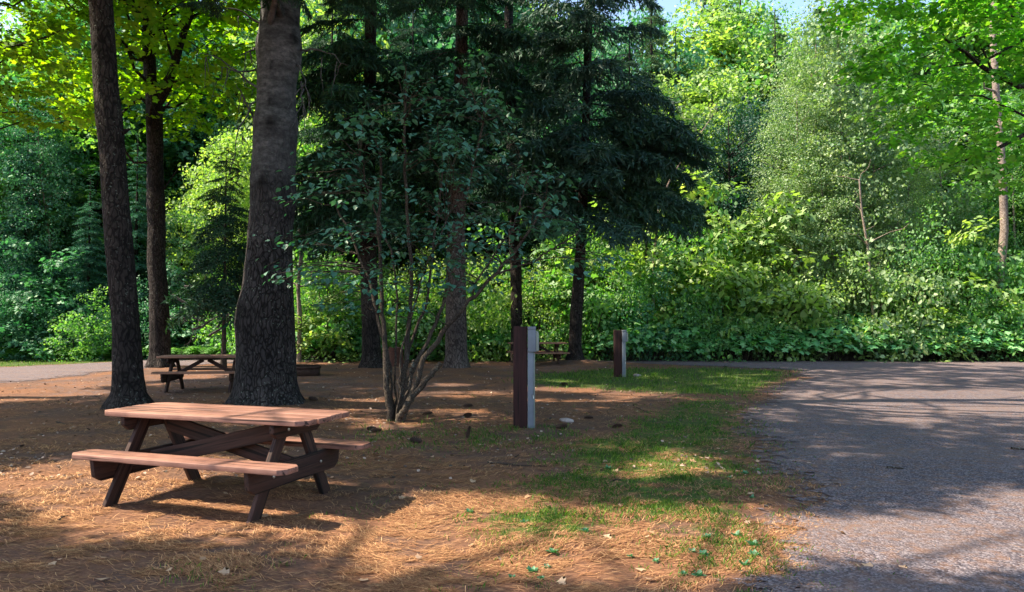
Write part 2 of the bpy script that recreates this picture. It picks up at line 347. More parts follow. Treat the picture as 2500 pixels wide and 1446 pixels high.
# ------------------------------------------------------------ leaf and bough templates
def rotz(a): c, s = np.cos(a), np.sin(a); z = np.zeros_like(c); o = np.ones_like(c); return np.stack([np.stack([c, -s, z], -1), np.stack([s, c, z], -1), np.stack([z, z, o], -1)], -2)
def roty(a): c, s = np.cos(a), np.sin(a); z = np.zeros_like(c); o = np.ones_like(c); return np.stack([np.stack([c, z, s], -1), np.stack([z, o, z], -1), np.stack([-s, z, c], -1)], -2)
def rotx(a): c, s = np.cos(a), np.sin(a); z = np.zeros_like(c); o = np.ones_like(c); return np.stack([np.stack([o, z, z], -1), np.stack([z, c, -s], -1), np.stack([z, s, c], -1)], -2)
def tpl(acc):
    return (np.concatenate(acc.V), np.concatenate(acc.L), np.concatenate(acc.T), np.concatenate(acc.A))
def poly_tpl(V, faces):
    return (np.array(V, float), np.array([i for f in faces for i in f]), np.array([len(f) for f in faces]), np.zeros(len(V)))
LEAF4 = poly_tpl([(0, 0, 0), (.45, .3, .06), (1, 0, -.05), (.45, -.3, .06)], [(0, 2, 1), (0, 3, 2)])
LEAFR = poly_tpl([(0, 0, 0), (.25, .33, .05), (.6, .3, .03), (1, 0, -.12), (.6, -.3, .03), (.25, -.33, .05)], [(0, 3, 2, 1), (0, 5, 4, 3)])
_m = [(0, 0), (.05, .38), (.3, .22), (.42, .52), (.62, .2), (1, 0), (.62, -.2), (.42, -.52), (.3, -.22), (.05, -.38)]
MLEAF = poly_tpl([(x, y, -.12*abs(y)-.1*x*x) for x, y in _m], [(0, 3, 2, 1), (0, 5, 4, 3), (0, 7, 6, 5), (0, 9, 8, 7)])
def spray(n, leaf, size, flat=.35, tilt=.5, seed=0, rmin=.0, tv=.18):
    """a flat cluster of n leaves in a unit disc"""
    r = np.random.default_rng(seed); a = Acc()
    q = r.normal(size=(n, 3)); q /= np.linalg.norm(q, axis=1)[:, None]; q *= (rmin+(1-rmin)*r.random(n)**.45)[:, None]; q[:, 2] *= flat
    az = np.arctan2(q[:, 1], q[:, 0])+r.normal(0, .8, n)
    M = rotz(az) @ roty(r.normal(.35, tilt, n)) @ rotx(r.normal(0, tilt, n))*(size*r.uniform(.6, 1.25, n))[:, None, None]
    V, L, T, A = leaf; K = n
    VV = np.einsum('kij,nj->kni', M, V)+q[:, None]
    tt = np.clip(r.normal(.5, tv, n), 0, 1)
    a.add(VV.reshape(-1, 3), (L[None]+(np.arange(K)*len(V))[:, None]).ravel(), np.tile(T, K), np.repeat(tt, len(V)))
    return tpl(a)
def bough(seed, twigs=26, tufts=11, droop=.28, hang=.5, nl=.11, nw=.018):
    """unit long conifer bough along +X with drooping side twigs of needles"""
    r = np.random.default_rng(seed); tri = []; ti = []
    for i in range(twigs):
        x = .12+.88*(i+.5)/twigs; s = 1 if i % 2 else -1; b = np.array([x, 0, -droop*x**2])
        ln = (.42*(1-x)+.1)*r.uniform(.7, 1.2); an = s*r.uniform(.7, 1.15)
        d = np.array([math.cos(an), math.sin(an), -hang*r.uniform(.3, 1)]); d /= np.linalg.norm(d)
        for k in range(tufts):
            u = (k+r.random())/tufts; c = b+d*ln*u+np.array([0, 0, -hang*.25*ln*u*u])
            nd = d*r.uniform(.2, 1)+r.normal(0, .5, 3)+np.array([0, 0, -hang*.6]); nd /= np.linalg.norm(nd)
            sd = np.cross(nd, r.normal(size=3)); sd /= np.linalg.norm(sd)
            tri += [c-sd*nw, c+sd*nw, c+nd*nl*r.uniform(.7, 1.3)]; ti.append(np.clip(r.normal(.45, .2), 0, 1))
    n = len(tri)//3
    return (np.array(tri), np.arange(3*n), np.full(n, 3), np.repeat(ti, 3))
SPR = [spray(60, LEAFR, .215, .42, .8, s) for s in range(5)]          # general broadleaf, leaf .2 of radius
SPR_S = [spray(95, LEAF4, .15, .45, .8, 110+s) for s in range(4)]       # small leaves
SPR_SH = [spray(90, LEAF4, .3, .38, .45, 70+s) for s in range(4)]         # larger leaves of the tall shade crowns
SPR_M = [spray(46, MLEAF, .27, .25, .3, 20+s, .1) for s in range(5)]  # maple, flat tiers
SPR_R = [spray(30, LEAFR, .2, .3, .35, 40+s) for s in range(4)]
BGH = [bough(s) for s in range(5)]
BGH_D = [bough(60+s, 46, 16, .3, .75, .085, .011) for s in range(4)]    # dense near boughs
BGH_S = [bough(90+s, 18, 8, .22, .35, .10, .02) for s in range(3)]      # sparse spruce
def put(acc, tpls, P, S, az=None, tilt=.25, pitch=None, tint=None, jit=.12):
    P = np.asarray(P, float); K = len(P)
    if K == 0: return
    S = np.broadcast_to(S, (K,)); az = rng.uniform(0, 6.283, K) if az is None else az
    pitch = rng.normal(0, tilt, K) if pitch is None else pitch
    M = rotz(az) @ roty(pitch) @ rotx(rng.normal(0, tilt, K))*S[:, None, None]
    w = rng.integers(0, len(tpls), K)
    for i, tp in enumerate(tpls):
        k = w == i
        if k.any(): acc.inst(tp, M[k], P[k], None if tint is None else tint[k], jit)
def arc(p0, p1, n=5, sag=.0, wob=.0):
    p0 = np.asarray(p0, float); p1 = np.asarray(p1, float); u = np.linspace(0, 1, n)[:, None]
    P = p0*(1-u)+p1*u; P[:, 2] += sag*np.sin(math.pi*u[:, 0]); L = np.linalg.norm(p1-p0)
    if wob: P[1:-1] += rng.normal(0, wob*L, (n-2, 3))
    return P
# ------------------------------------------------------------ tree prototypes (local coordinates, base at origin)
def decid(h, rad, z0, n, spr=SPR, s=.85, lean=(0, 0), tr=.16, mat=L_GREEN, bark=BARK, bulge=.45, limbs=9, loc=(0, 0, 0), name='broadleaf_tree', label='', cat='tree', group=None, keep=None, trunk=None, jit=.12):
    root = thing(name, loc, label, cat, group)
    tk = Acc(); cr = Acc()
    u = np.linspace(0, 1, 12); P = np.stack([lean[0]*u*h+.03*h*np.sin(u*5), lean[1]*u*h, u*h*.93-.15], -1)
    if trunk is not None: P = trunk[0]; tk.tube(P, trunk[1], 12)
    else: tk.tube(P, tr*(1-.82*u)+tr*.5*np.exp(-u*20), 8)
    f = lambda z: np.array([np.interp(z, P[:, 2], P[:, i]) for i in range(3)])
    # points over a lumpy ellipsoid shell
    q = rng.normal(size=(n, 3)); q /= np.linalg.norm(q, axis=1)[:, None]
    q *= (.45+.55*rng.random(n)**.5)[:, None]
    az = np.arctan2(q[:, 1], q[:, 0]); lump = .75+.5*vn(az*1.6+9, q[:, 2]*2.3+5, int(rng.integers(999)))
    zc = z0+(h-z0)*bulge; up = np.where(q[:, 2] > 0, h-zc, zc-z0)
    C = np.stack([q[:, 0]*rad*lump, q[:, 1]*rad*lump, zc+q[:, 2]*up], -1)
    ax = np.array([f(z) for z in C[:, 2]]); C[:, :2] += ax[:, :2]
    if keep is not None: C = C[keep(C+np.array(loc))]
    put(cr, spr, C, s*rng.uniform(.7, 1.3, len(C)), tilt=.3, jit=jit)
    for i in rng.permutation(len(C))[:limbs*6]:
        c = C[i]; hz = np.hypot(*(c[:2]-f(c[2])[:2])); b = f(max(z0*.7, c[2]-hz*rng.uniform(.5, .9)))
        tk.tube(arc(b, c, 6, .06*hz, .03), np.linspace(max(.018, tr*.28), .008, 6), 4)
    tk.obj('trunk', bark, root, True); cr.obj('crown', mat, root)
    return root
def conifer(h, rad, z0, n, tpls=BGH, mat=N_DARK, bark=BARK, tr=.2, loc=(0, 0, 0), more=None, name='conifer_tree', label='', cat='tree', group=None, power=.8, down=.15, keep=None, trunk=None, top=1., prof=None):
    root = thing(name, loc, label, cat, group); tk = Acc(); cr = Acc()
    u = np.linspace(0, 1, 10); P = np.stack([0*u, 0*u, u*h-.15], -1)
    if trunk is not None: P = trunk[0]; tk.tube(P, trunk[1], 12)
    else: tk.tube(P, tr*(1-.9*u)+tr*.5*np.exp(-u*22), 8)
    z = z0+(h*top-z0)*rng.random(n)**1.15; rr = rad*(1-(z-z0)/(h-z0))**power if prof is None else prof(z)
    rr = rr*rng.uniform(.65, 1.12, n)+.12; az = rng.uniform(0, 6.283, n)
    B = np.stack([np.interp(z, P[:, 2], P[:, i]) for i in range(3)], -1)
    if keep is not None:
        k = keep(B+np.array(loc), az, rr); B, az, rr, z = B[k], az[k], rr[k], z[k]
    pt = down+rng.normal(0, .1, len(z))-.25*(z-z0)/(h-z0)
    put(cr, tpls, B, rr, az, .12, pitch=pt)
    if more is not None: put(cr, BGH_D, more[0]-np.array(loc), more[1]*1.5)
    for i in range(len(z)):
        d = np.array([math.cos(az[i])*math.cos(pt[i]), math.sin(az[i])*math.cos(pt[i]), -math.sin(pt[i])])
        if tpls is BGH_D or rng.random() < .4:
            tk.tube(np.array([B[i], B[i]+d*rr[i]*.5+np.array([0, 0, -.06*rr[i]]), B[i]+d*rr[i]*.9+np.array([0, 0, -.24*rr[i]])]), [max(.012, rr[i]*.012), .012, .005], 3)
    tk.obj('trunk', bark, root, True); cr.obj('crown', mat, root)
    return root
def shrub(h, rad, n, spr=SPR, s=.5, mat=L_GREEN, loc=(0, 0, 0), name='leafy_shrub', label='', group=None, cat='shrub'):
    root = thing(name, loc, label, cat, group); tk = Acc(); cr = Acc()
    q = rng.normal(size=(n, 3)); q /= np.linalg.norm(q, axis=1)[:, None]; q[:, 2] = np.abs(q[:, 2])*1.08-.08
    q *= (.55+.45*rng.random(n)**.6)[:, None]; az = np.arctan2(q[:, 1], q[:, 0])
    lump = .55+.85*vn(az*1.9+20, q[:, 2]*2.6, int(rng.integers(999)))
    C = np.stack([q[:, 0]*rad*lump, q[:, 1]*rad*lump, .15+q[:, 2]*(h-.2)*lump], -1)
    put(cr, spr, C, s*rng.uniform(.7, 1.3, n), tilt=.35)
    for i in rng.permutation(n)[:14]:
        tk.tube(arc((rng.normal(0, .1), rng.normal(0, .1), -.05), C[i], 5, 0, .04), np.linspace(.03, .008, 5), 4)
    tk.obj('stem', TWIG, root, True); cr.obj('foliage', mat, root); return root
# ------------------------------------------------------------ near trunks, read row by row: (y, left, right) at one depth
_TT = {}
def trunk_rows(rows, Y, loc, top, flare=1.0, lobes=5, seed=0, rings=110, k=44, amp=.012, knots=()):
    Z, X, Rr = [], [], []
    for y, xl, xr in rows:
        a, b = at(xl, y, Y), at(xr, y, Y); Z.append(a[2]); X.append((a[0]+b[0])/2); Rr.append((b[0]-a[0])/2)
    o = np.argsort(Z); Z, X, Rr = np.array(Z)[o], np.array(X)[o], np.array(Rr)[o]
    z = np.concatenate([np.linspace(-.12, 1, 26), np.linspace(1, Z[-1]+1, rings-26)[1:], np.linspace(Z[-1]+1, top, 12)[1:]])
    dx = (X[-1]-X[-2])/(Z[-1]-Z[-2])
    xc = np.where(z <= Z[-1], np.interp(z, Z, X), X[-1]+dx*(z-Z[-1])); r = np.interp(z, Z, Rr)
    r = np.where(z > Z[-1], Rr[-1]*(1-.9*(z-Z[-1])/(top-Z[-1])), r)
    P = np.stack([xc-loc[0], 0*z+Y-loc[1], z], -1)
    a = np.arange(k)*2*math.pi/k; A, ZZ = np.meshgrid(a, z)
    rr = r[:, None]*(1+.05*(vn(A*1.3, ZZ*1.1, seed)-.5))
    lob = .5+.5*np.cos(lobes*A+2*np.sin(A+seed)); fl = np.exp(-np.clip(ZZ, 0, None)/.22)
    rr = rr+r[0]*flare*.25*fl*(.3+lob)
    rr = rr+amp*(fbm(A*9, ZZ*2.2, seed+4)-.5)*2+amp*.6*(fbm(A*16, ZZ*7, seed+9)-.5)
    tint = .5+.0*ZZ
    for kz, ka, ks, kh in knots:
        d2 = ((A-ka+math.pi) % (2*math.pi)-math.pi)**2/(ks*1.6)**2+((ZZ-kz)/ks)**2
        rr = rr+kh*np.exp(-d2)-kh*.9*np.exp(-d2*6); tint = tint-.5*np.exp(-d2*1.6)-.16*np.exp(-((ZZ-kz)/.07)**2)*(.4+vn(A*3, ZZ*4, 8))
    V = np.stack([P[:, 0:1]+rr*np.cos(A), P[:, 1:2]+rr*np.sin(A), ZZ], -1).reshape(-1, 3)
    i = np.arange(len(z)-1)[:, None]*k; j = np.arange(k)[None]; j2 = (j+1) % k
    Q = np.stack([i+j, i+j2, i+k+j2, i+k+j], -1).reshape(-1, 4)
    return P, r, V, Q, np.clip(tint, 0, 1).ravel()
def add_trunk(root, tr_, limbs, bark):
    tk = Acc(); tk.add(tr_[2], tr_[3].ravel(), np.full(len(tr_[3]), 4), tr_[4])
    for P, r in limbs: tk.tube(P, r, 6)
    return tk.obj('trunk', bark, root, True)
TB = {}
def tree_root(key, name, bx, by, Y, label, group='big trees on the campsite'):
    x = gnd(bx, by)[0]*Y/gnd(bx, by)[1]; TB[key] = (x, Y); return thing(name, (x, Y, 0), label, 'tree', group)
# shade plan: ground spots that are sunlit in the photograph stay open to the sun, everything else falls under a crown
LIT = [G([(-300, 1150), (0, 1160), (150, 1128), (330, 1130), (480, 1125), (560, 1135), (600, 1180), (850, 1195), (1080, 1222), (1050, 1250), (900, 1272), (740, 1272), (680, 1290), (430, 1305), (130, 1255), (0, 1205), (-300, 1195)]),
       G([(1010, 1285), (1090, 1240), (1240, 1228), (1430, 1238), (1600, 1252), (1820, 1248), (1860, 1300), (1800, 1335), (1600, 1350), (1450, 1330), (1270, 1362), (1060, 1392), (900, 1360), (820, 1320), (900, 1300)]),
       G([(1500, 1130), (1720, 1122), (1760, 1160), (1560, 1172)]), G([(1930, 980), (2180, 958), (2500, 955), (2700, 965), (2700, 1012), (2300, 1006), (2030, 1000)]),
       G([(1930, 1310), (2120, 1275), (2330, 1262), (2500, 1215), (2700, 1230), (2700, 1420), (2300, 1400), (2150, 1350), (1960, 1370)]),
       G([(1300, 1392), (1700, 1380), (1760, 1410), (1500, 1425)]),
       G([(900, 1035), (1000, 1028), (1010, 1040), (900, 1045)]), G([(640, 990), (930, 975), (930, 990), (700, 1000)]), G([(1000, 958), (1180, 955), (1180, 968), (1000, 966)]),
       G([(1130, 1008), (1200, 1006), (1200, 1015), (1130, 1016)]), G([(1300, 975), (1500, 985), (1480, 1000), (1320, 990)]), G([(60, 945), (270, 955), (260, 975), (40, 965)])]
K_ = 1/math.tan(SUN_EL)
def up_ray(gx, gy, z): return gx+SH[0]*K_*z, gy+SH[1]*K_*z
CROWNS = {'A': (-7.6, 12.3, 14.5, 4.2, 6.3), 'C': (-3.6, 11.6, 15.2, 6.6, 7.4), 'T1': (-11, 8, 12.5, 5.2, 6), 'T2': (-9.5, 3.6, 13, 5.5, 6), 'T3': (-13.5, 14, 13, 5.2, 6.2), 'T4': (-2, 3, 14, 6.8, 6.8), 'B': (-11.5, 20.6, 14, 5.5, 6), 'E': (0, 18, 15, 8, 5.5), 'R': (8.5, 9, 13, 7, 6)}
def visible(P, m=60):
    x, y = toPx(P); return (x > -m) & (x < 2500+m) & (y > -m) & (P[..., 1] > .5)
def shade_sprays():
    out = {k: [] for k in CROWNS}; sz = {k: [] for k in CROWNS}
    for layer in range(4):
        st = .5
        gx, gy = np.meshgrid(np.arange(-9, 17, st), np.arange(3.2, 24, st))
        gx = gx.ravel()+rng.uniform(-.25, .25, gx.size); gy = gy.ravel()+rng.uniform(-.25, .25, gy.size)
        lit = np.zeros(gx.shape, bool)
        for pl in LIT: lit |= pdist(gx, gy, pl) > -.42
        dap = fbm(gx*1.0+40, gy*1.6, 77) > np.where(gy > 10.5, .555, .67)
        for x, y in zip(gx[~lit & ~dap], gy[~lit & ~dap]):
            for t_ in range(14):
                z = rng.uniform(7.2, 21); px_, py_ = up_ray(x, y, z); P = np.array([px_, py_, z])
                if visible(P): continue
                ks = [k for k, (cx, cy, cz, r, rz) in CROWNS.items() if ((px_-cx)**2+(py_-cy)**2)/r**2+((z-cz)/rz)**2 < 1]
                if ks:
                    k = ks[rng.integers(len(ks))]; out[k].append(P); sz[k].append(rng.uniform(.42, .62)); break
    return out, sz
SHD, SSZ = shade_sprays()
def add_shade(root, key, mat, tpls, scale=1., bark=BARK, extra=None, name='crown'):
    cr = Acc(); loc = np.array(root.location); P = np.array(SHD[key]).reshape(-1, 3)-loc; S = np.array(SSZ[key])*scale
    put(cr, tpls, P, S, tilt=.3)
    if extra is not None: put(cr, tpls if extra[2] is None else extra[2], extra[0]-loc, extra[1], tilt=.25)
    return cr.obj(name, mat, root), P
def limbs_to(Pt, trunkP, trunkR, n, rise=.5, r0=.07, wob=.03):
    out = []
    for i in rng.permutation(len(Pt))[:n]:
        c = Pt[i]; zz = max(c[2]-rise*np.hypot(c[0], c[1])-.3, 2.2)
        b = np.array([np.interp(zz, trunkP[:, 2], trunkP[:, j]) for j in range(3)])
        out.append((arc(b, c, 7, .1, wob), np.linspace(r0, .012, 7)))
    return out
# tree A : dark leaning trunk left of the table
rowsA = [(985, 268, 366), (960, 279, 352), (900, 279, 347), (800, 277, 339), (700, 268, 331), (600, 260, 323), (500, 254, 312), (400, 248, 305), (300, 238, 298), (200, 231, 285), (100, 226, 278), (0, 219, 272)]
rA = tree_root('A', 'leaning_tree', 318, 992, 12.3, 'leaning dark trunked tree standing just behind the left end of the near picnic table')
tA = trunk_rows(rowsA, 12.3, (TB['A'][0], 12.3), 19, 1.2, 5, 3, knots=[(at(0, 345, 12.3)[2], -.4, .10, .07), (at(0, 620, 12.3)[2], -1.5, .09, .03)])
crA, PA = add_shade(rA, 'A', L_GREEN, SPR_SH, 1.0)
stub = at(300, 325, 12.3)-np.array([*TB['A'], 0])
add_trunk(rA, tA, limbs_to(PA, tA[0], tA[1], 26)+[(arc(stub-np.array([.1, 0, .03]), stub+np.array([.16, -.05, .06]), 4), np.array([.06, .05, .035, .01]))], BARK)
# tree C : the thick trunk
rowsC = [(985, 572, 734), (960, 577, 726), (930, 578, 722), (900, 579, 720), (850, 579, 718), (800, 580, 716), (750, 586, 714), (700, 596, 712), (650, 600, 711), (600, 606, 711), (550, 609, 713), (500, 613, 719), (470, 612, 722), (430, 614, 719), (380, 620, 721), (330, 621, 723), (300, 622, 727), (260, 628, 721), (200, 630, 722), (150, 630, 733), (110, 628, 737), (60, 637, 729), (0, 641, 732)]
rC = tree_root('C', 'thick_tree', 652, 990, 12.9, 'thickest tree, grey upper bark and flared dark base, right behind the near picnic table')
kc = lambda y: at(0, y, 12.9)[2]
tC = trunk_rows(rowsC, 12.9, (TB['C'][0], 12.9), 23, 1.0, 6, 8, amp=.016, knots=[(kc(262), -1.55, .09, .03), (kc(315), -1.5, .16, .045), (kc(455), -1.7, .15, .04), (kc(105), -.6, .13, .05), (kc(180), -1.6, .07, .025), (kc(60), -1.6, .07, .03), (kc(760), -2.4, .3, .05)])
ex = []
for i in range(70):
    y = rng.uniform(-90, 40); x = rng.uniform(740, 1080)+(0 if rng.random() < .8 else -330); ex.append(at(x, y-rng.uniform(0, 60), rng.uniform(11.5, 14.5)))
crC, PC = add_shade(rC, 'C', N_DARK, BGH_D, 1.0, extra=(np.array(ex), rng.uniform(.5, .9, len(ex)), None))
tw = []
for (x0, y0, x1, y1, sg) in [(628, 118, 585, 135, .0), (625, 170, 540, 165, -.05), (630, 215, 470, 120, .1), (620, 300, 575, 200, .1), (622, 250, 560, 420, .25), (722, 150, 760, 250, .1), (728, 120, 850, 160, .1), (640, 60, 520, 20, .1), (735, 200, 745, 320, .12)]:
    a_, b_ = at(x0, y0, 12.9)-np.array([*TB['C'], 0]), at(x1, y1, 12.5)-np.array([*TB['C'], 0])
    tw.append((arc(a_, b_, 8, sg, .02), np.linspace(.022, .004, 8)))
    for q_ in range(3):
        m_ = a_+(b_-a_)*rng.uniform(.3, .9); tw.append((arc(m_, m_+np.array([rng.normal(0, .2), rng.normal(0, .2), -rng.uniform(.2, .7)]), 5, 0, .05), np.linspace(.01, .003, 5)))
add_trunk(rC, tC, limbs_to(PC, tC[0], tC[1], 40)+tw, bark_mat('thick_tree_bark', (.008, .007, .007), (.03, .026, .026), (.085, .075, .074), (9, 9, 2.6), .9, .45, smooth=1))
# tree B : maple that forks, behind the second table
def px_path(pts, Y, loc): return np.array([at(x, y, Y+dy)-np.array([loc[0], loc[1], 0]) for x, y, dy in pts])
rowsB = [(893, 360, 420), (870, 366, 415), (800, 367, 413), (700, 366, 408), (640, 360, 402), (560, 363, 402), (500, 360, 401), (400, 361, 397), (300, 358, 396), (240, 358, 394), (200, 352, 382), (100, 349, 376), (0, 349, 376)]
rB = tree_root('B', 'forked_maple', 390, 893, 23.4, 'forked maple with a sunlit left edge beyond the second picnic table')
tB = trunk_rows(rowsB, 23.4, TB['B'], 18, .9, 5, 13, amp=.02)
cB = rng.normal(size=(330, 3)); cB /= np.linalg.norm(cB, axis=1)[:, None]; cB *= (.3+.7*rng.random(330)**.6)[:, None]
cB = cB*np.array([5.2, 4.2, 5.2])+np.array([TB['B'][0]+.2, 22.6, 12.4]); px_, py_ = toPx(cB)
lim = np.interp(px_, [-50, 60, 130, 250, 330, 420, 470, 600, 700], [330, 340, 325, 330, 370, 330, 300, 330, 300])
cB = cB[(py_ < lim) & (px_ < 640)]
cr = Acc(); put(cr, SPR_M, cB-np.array([*TB['B'], 0]), rng.uniform(.6, .95, len(cB)), tilt=.22); put(cr, SPR_SH, np.array(SHD['B'])-np.array([*TB['B'], 0]), np.array(SSZ['B'])); cr.obj('crown', L_MAPLE, rB)
lb = [(px_path([(385, 250, 0), (405, 220, 0), (425, 165, 0), (440, 110, -.2), (455, 60, -.3), (470, 10, -.3), (480, -80, -.3)], 23.4, TB['B']), np.linspace(.17, .07, 7)),
      (px_path([(372, 265, 0), (345, 240, 0), (310, 262, -.3), (285, 300, -.5)], 23.4, TB['B']), np.linspace(.09, .03, 4)),
      (px_path([(362, 60, 0), (335, 20, 0), (310, -40, 0)], 23.4, TB['B']), np.linspace(.14, .09, 3)),
      (px_path([(430, 150, 0), (450, 90, 0), (470, 40, 0), (520, 20, 0)], 23.4, TB['B']), np.linspace(.07, .03, 4)),
      (px_path([(395, 470, 0), (415, 440, 0), (440, 405, 0)], 23.4, TB['B']), np.linspace(.03, .012, 3))]
add_trunk(rB, tB, lb+limbs_to(cB-np.array([*TB['B'], 0]), tB[0], tB[1], 34, .5, .06, .05), BARK)
# unseen shade trees placed to cast the ground shade; one hangs into view
for key, (x, y), m, lab in (('T1', (-10.5, 8.6), L_MAPLE, 'unseen maple just past the left edge, placed to shade the near picnic table'), ('T2', (-9.5, 1.2), L_GREEN, 'unseen nearest broadleaf tree past the left edge, placed to shade the bottom of the clearing'), ('T4', (-3.4, -2.2), L_GREEN, 'unseen tall broadleaf tree behind the viewpoint, added to shade the drive'), ('R', (12.5, 8), L_GREEN, 'unseen broadleaf tree past the right edge, added to shade the far side of the drive'), ('T3', (-13.6, 14), L_MAPLE, 'maple past the left edge whose leafy boughs hang into the top left corner')):
    rt = thing('shade_tree', (x, y, 0), lab, 'tree', 'big trees on the campsite')
    zt = np.linspace(-.1, 17, 14); Pt = np.stack([.15*np.sin(zt*.4), 0*zt, zt], -1); rr_ = .25*(1-.85*zt/17)+.15*np.exp(-np.clip(zt, 0, 9)/.3)
    extra = None
    if key == 'T3':
        e_ = np.array([at(rng.uniform(-120, 150), rng.uniform(-80, 300), rng.uniform(13, 16)) for _ in range(60)]); extra = (e_, rng.uniform(.35, .55, 60), SPR_M)
    cro, PP = add_shade(rt, key, m, SPR_SH, 1.0, extra=extra)
    allp = PP if extra is None else np.concatenate([PP, extra[0]-np.array([x, y, 0])])
    tk = Acc(); tk.tube(Pt, rr_, 12)
    for P_, r_ in limbs_to(PP, Pt, rr_, 6 if key in ('T4', 'R') else 20)+([] if extra is None else limbs_to(extra[0]-np.array([x, y, 0]), Pt, rr_, 16, .3, .05, .04)): tk.tube(P_, r_, 5)
    tk.obj('trunk', BARK, rt, True)
# ------------------------------------------------------------ dark conifers in the middle
def mid_conifer(key, name, label, rows, Y, top, rad, z0, n, tpls, mat, bark=BARK, keep=lambda B, az, rr: np.sin(az) < .45, seed=0, down=.15, prof=None, flare=.8, more=None):
    cx_ = (rows[0][1]+rows[0][2])/2; x = at(cx_, rows[0][0], Y)[0]
    tr_ = trunk_rows(rows, Y, (x, Y), top, flare, 5, seed, 60, 24, .015)
    r = conifer(top, rad, z0, n, tpls, mat, bark, loc=(x, Y, 0), name=name, label=label, group='dark conifers in the middle', trunk=(tr_[0][::3], tr_[1][::3]*.5), keep=keep, down=down, prof=prof, more=more)
    ob = [c for c in r.children if c.name.startswith('trunk')][0]
    a2 = Acc(); a2.add(tr_[2], tr_[3].ravel(), np.full(len(tr_[3]), 4)); me2 = a2.mesh('trunk', True); me2.materials.append(bark)
    bm = bmesh.new(); bm.from_mesh(ob.data); bm.from_mesh(me2); bm.to_mesh(ob.data); bm.free()
    return r
PROF = lambda r0, r1, z1, top: (lambda z: np.interp(z, [0, z1, top*.75, top], [r0, r1, r1*.6, .3]))
mid_conifer('D', 'hemlock_tree', 'dark conifer with a flared base just left of the many-stemmed bush', [(898, 877, 935), (870, 884, 930), (800, 884, 927), (700, 881, 922), (600, 880, 918), (400, 884, 916), (200, 888, 918), (0, 892, 918)], 22.2, 16, 2.9, 4.2, 125, BGH_D, N_DARK, seed=21, prof=PROF(2.0, 3.0, 8, 16))
mid_conifer('E', 'hemlock_tree', 'conifer with a greyish brown trunk between the bush and the near brown post', [(900, 1083, 1146), (870, 1087, 1141), (750, 1088, 1138), (600, 1091, 1136), (450, 1095, 1138), (300, 1103, 1140), (150, 1110, 1142), (0, 1114, 1143)], 22, 16, 2.8, 6.2, 85, BGH_D, N_DARK, bark_mat('grey_brown_bark', (.03, .024, .022), (.09, .07, .065), (.17, .14, .13), (8, 8, 3), .7), seed=24, prof=PROF(2, 2.8, 9, 16), more=(np.array(SHD['E']), np.array(SSZ['E'])))
mid_conifer('F', 'slender_conifer', 'slender almost black conifer rising behind the near brown post', [(885, 1246, 1280), (800, 1247, 1276), (650, 1245, 1273), (500, 1240, 1266), (300, 1236, 1262), (100, 1232, 1255), (0, 1232, 1252)], 26, 16, 2.4, 6.5, 60, BGH_D, N_DARK, seed=27)
mid_conifer('G', 'white_pine', 'wide dark pine with tiered boughs reaching right, above the far picnic table', [(878, 1381, 1428), (850, 1388, 1420), (760, 1392, 1422), (700, 1397, 1426), (600, 1406, 1430), (500, 1412, 1434), (300, 1420, 1440), (0, 1430, 1448)], 24.6, 15, 3.8, 5.1, 120, BGH_D, N_MID, seed=30, down=.05, prof=PROF(2.3, 3.9, 8.5, 17))
for (x, Y, h, rd_, z0, n, lab) in [(805, 30, 16, 2.6, 4.6, 85, 'shaggy dark conifer filling the gap right of the thickest trunk'), (1005, 31, 16, 2.8, 5.4, 85, 'dark conifer hidden behind the many-stemmed bush'), (1190, 33.5, 16, 2.6, 6.5, 60, 'dark conifer between the grey brown trunk and the slender one'), (1330, 34, 16, 2.8, 6.8, 60, 'dark conifer between the slender trunk and the wide pine'), (1540, 34.5, 16, 2.8, 7.0, 60, 'bluish dark conifer behind the right boughs of the wide pine')]:
    conifer(h, rd_, z0, n, BGH_D, N_DARK, loc=(at(x, 800, Y)[0], Y, 0), name='dark_conifer', label=lab, group='dark conifers in the middle', tr=.19, prof=PROF(rd_*.7, rd_, 8, h))
rS = conifer(7.2, 1.75, 2.3, 120, BGH_S, N_DARK, TWIG, tr=.085, loc=(at(546, 880, 22.8)[0], 22.8, 0), name='young_spruce', label='small sparse dark spruce between the forked maple and the thickest trunk', group='dark conifers in the middle', power=.75, down=.3)
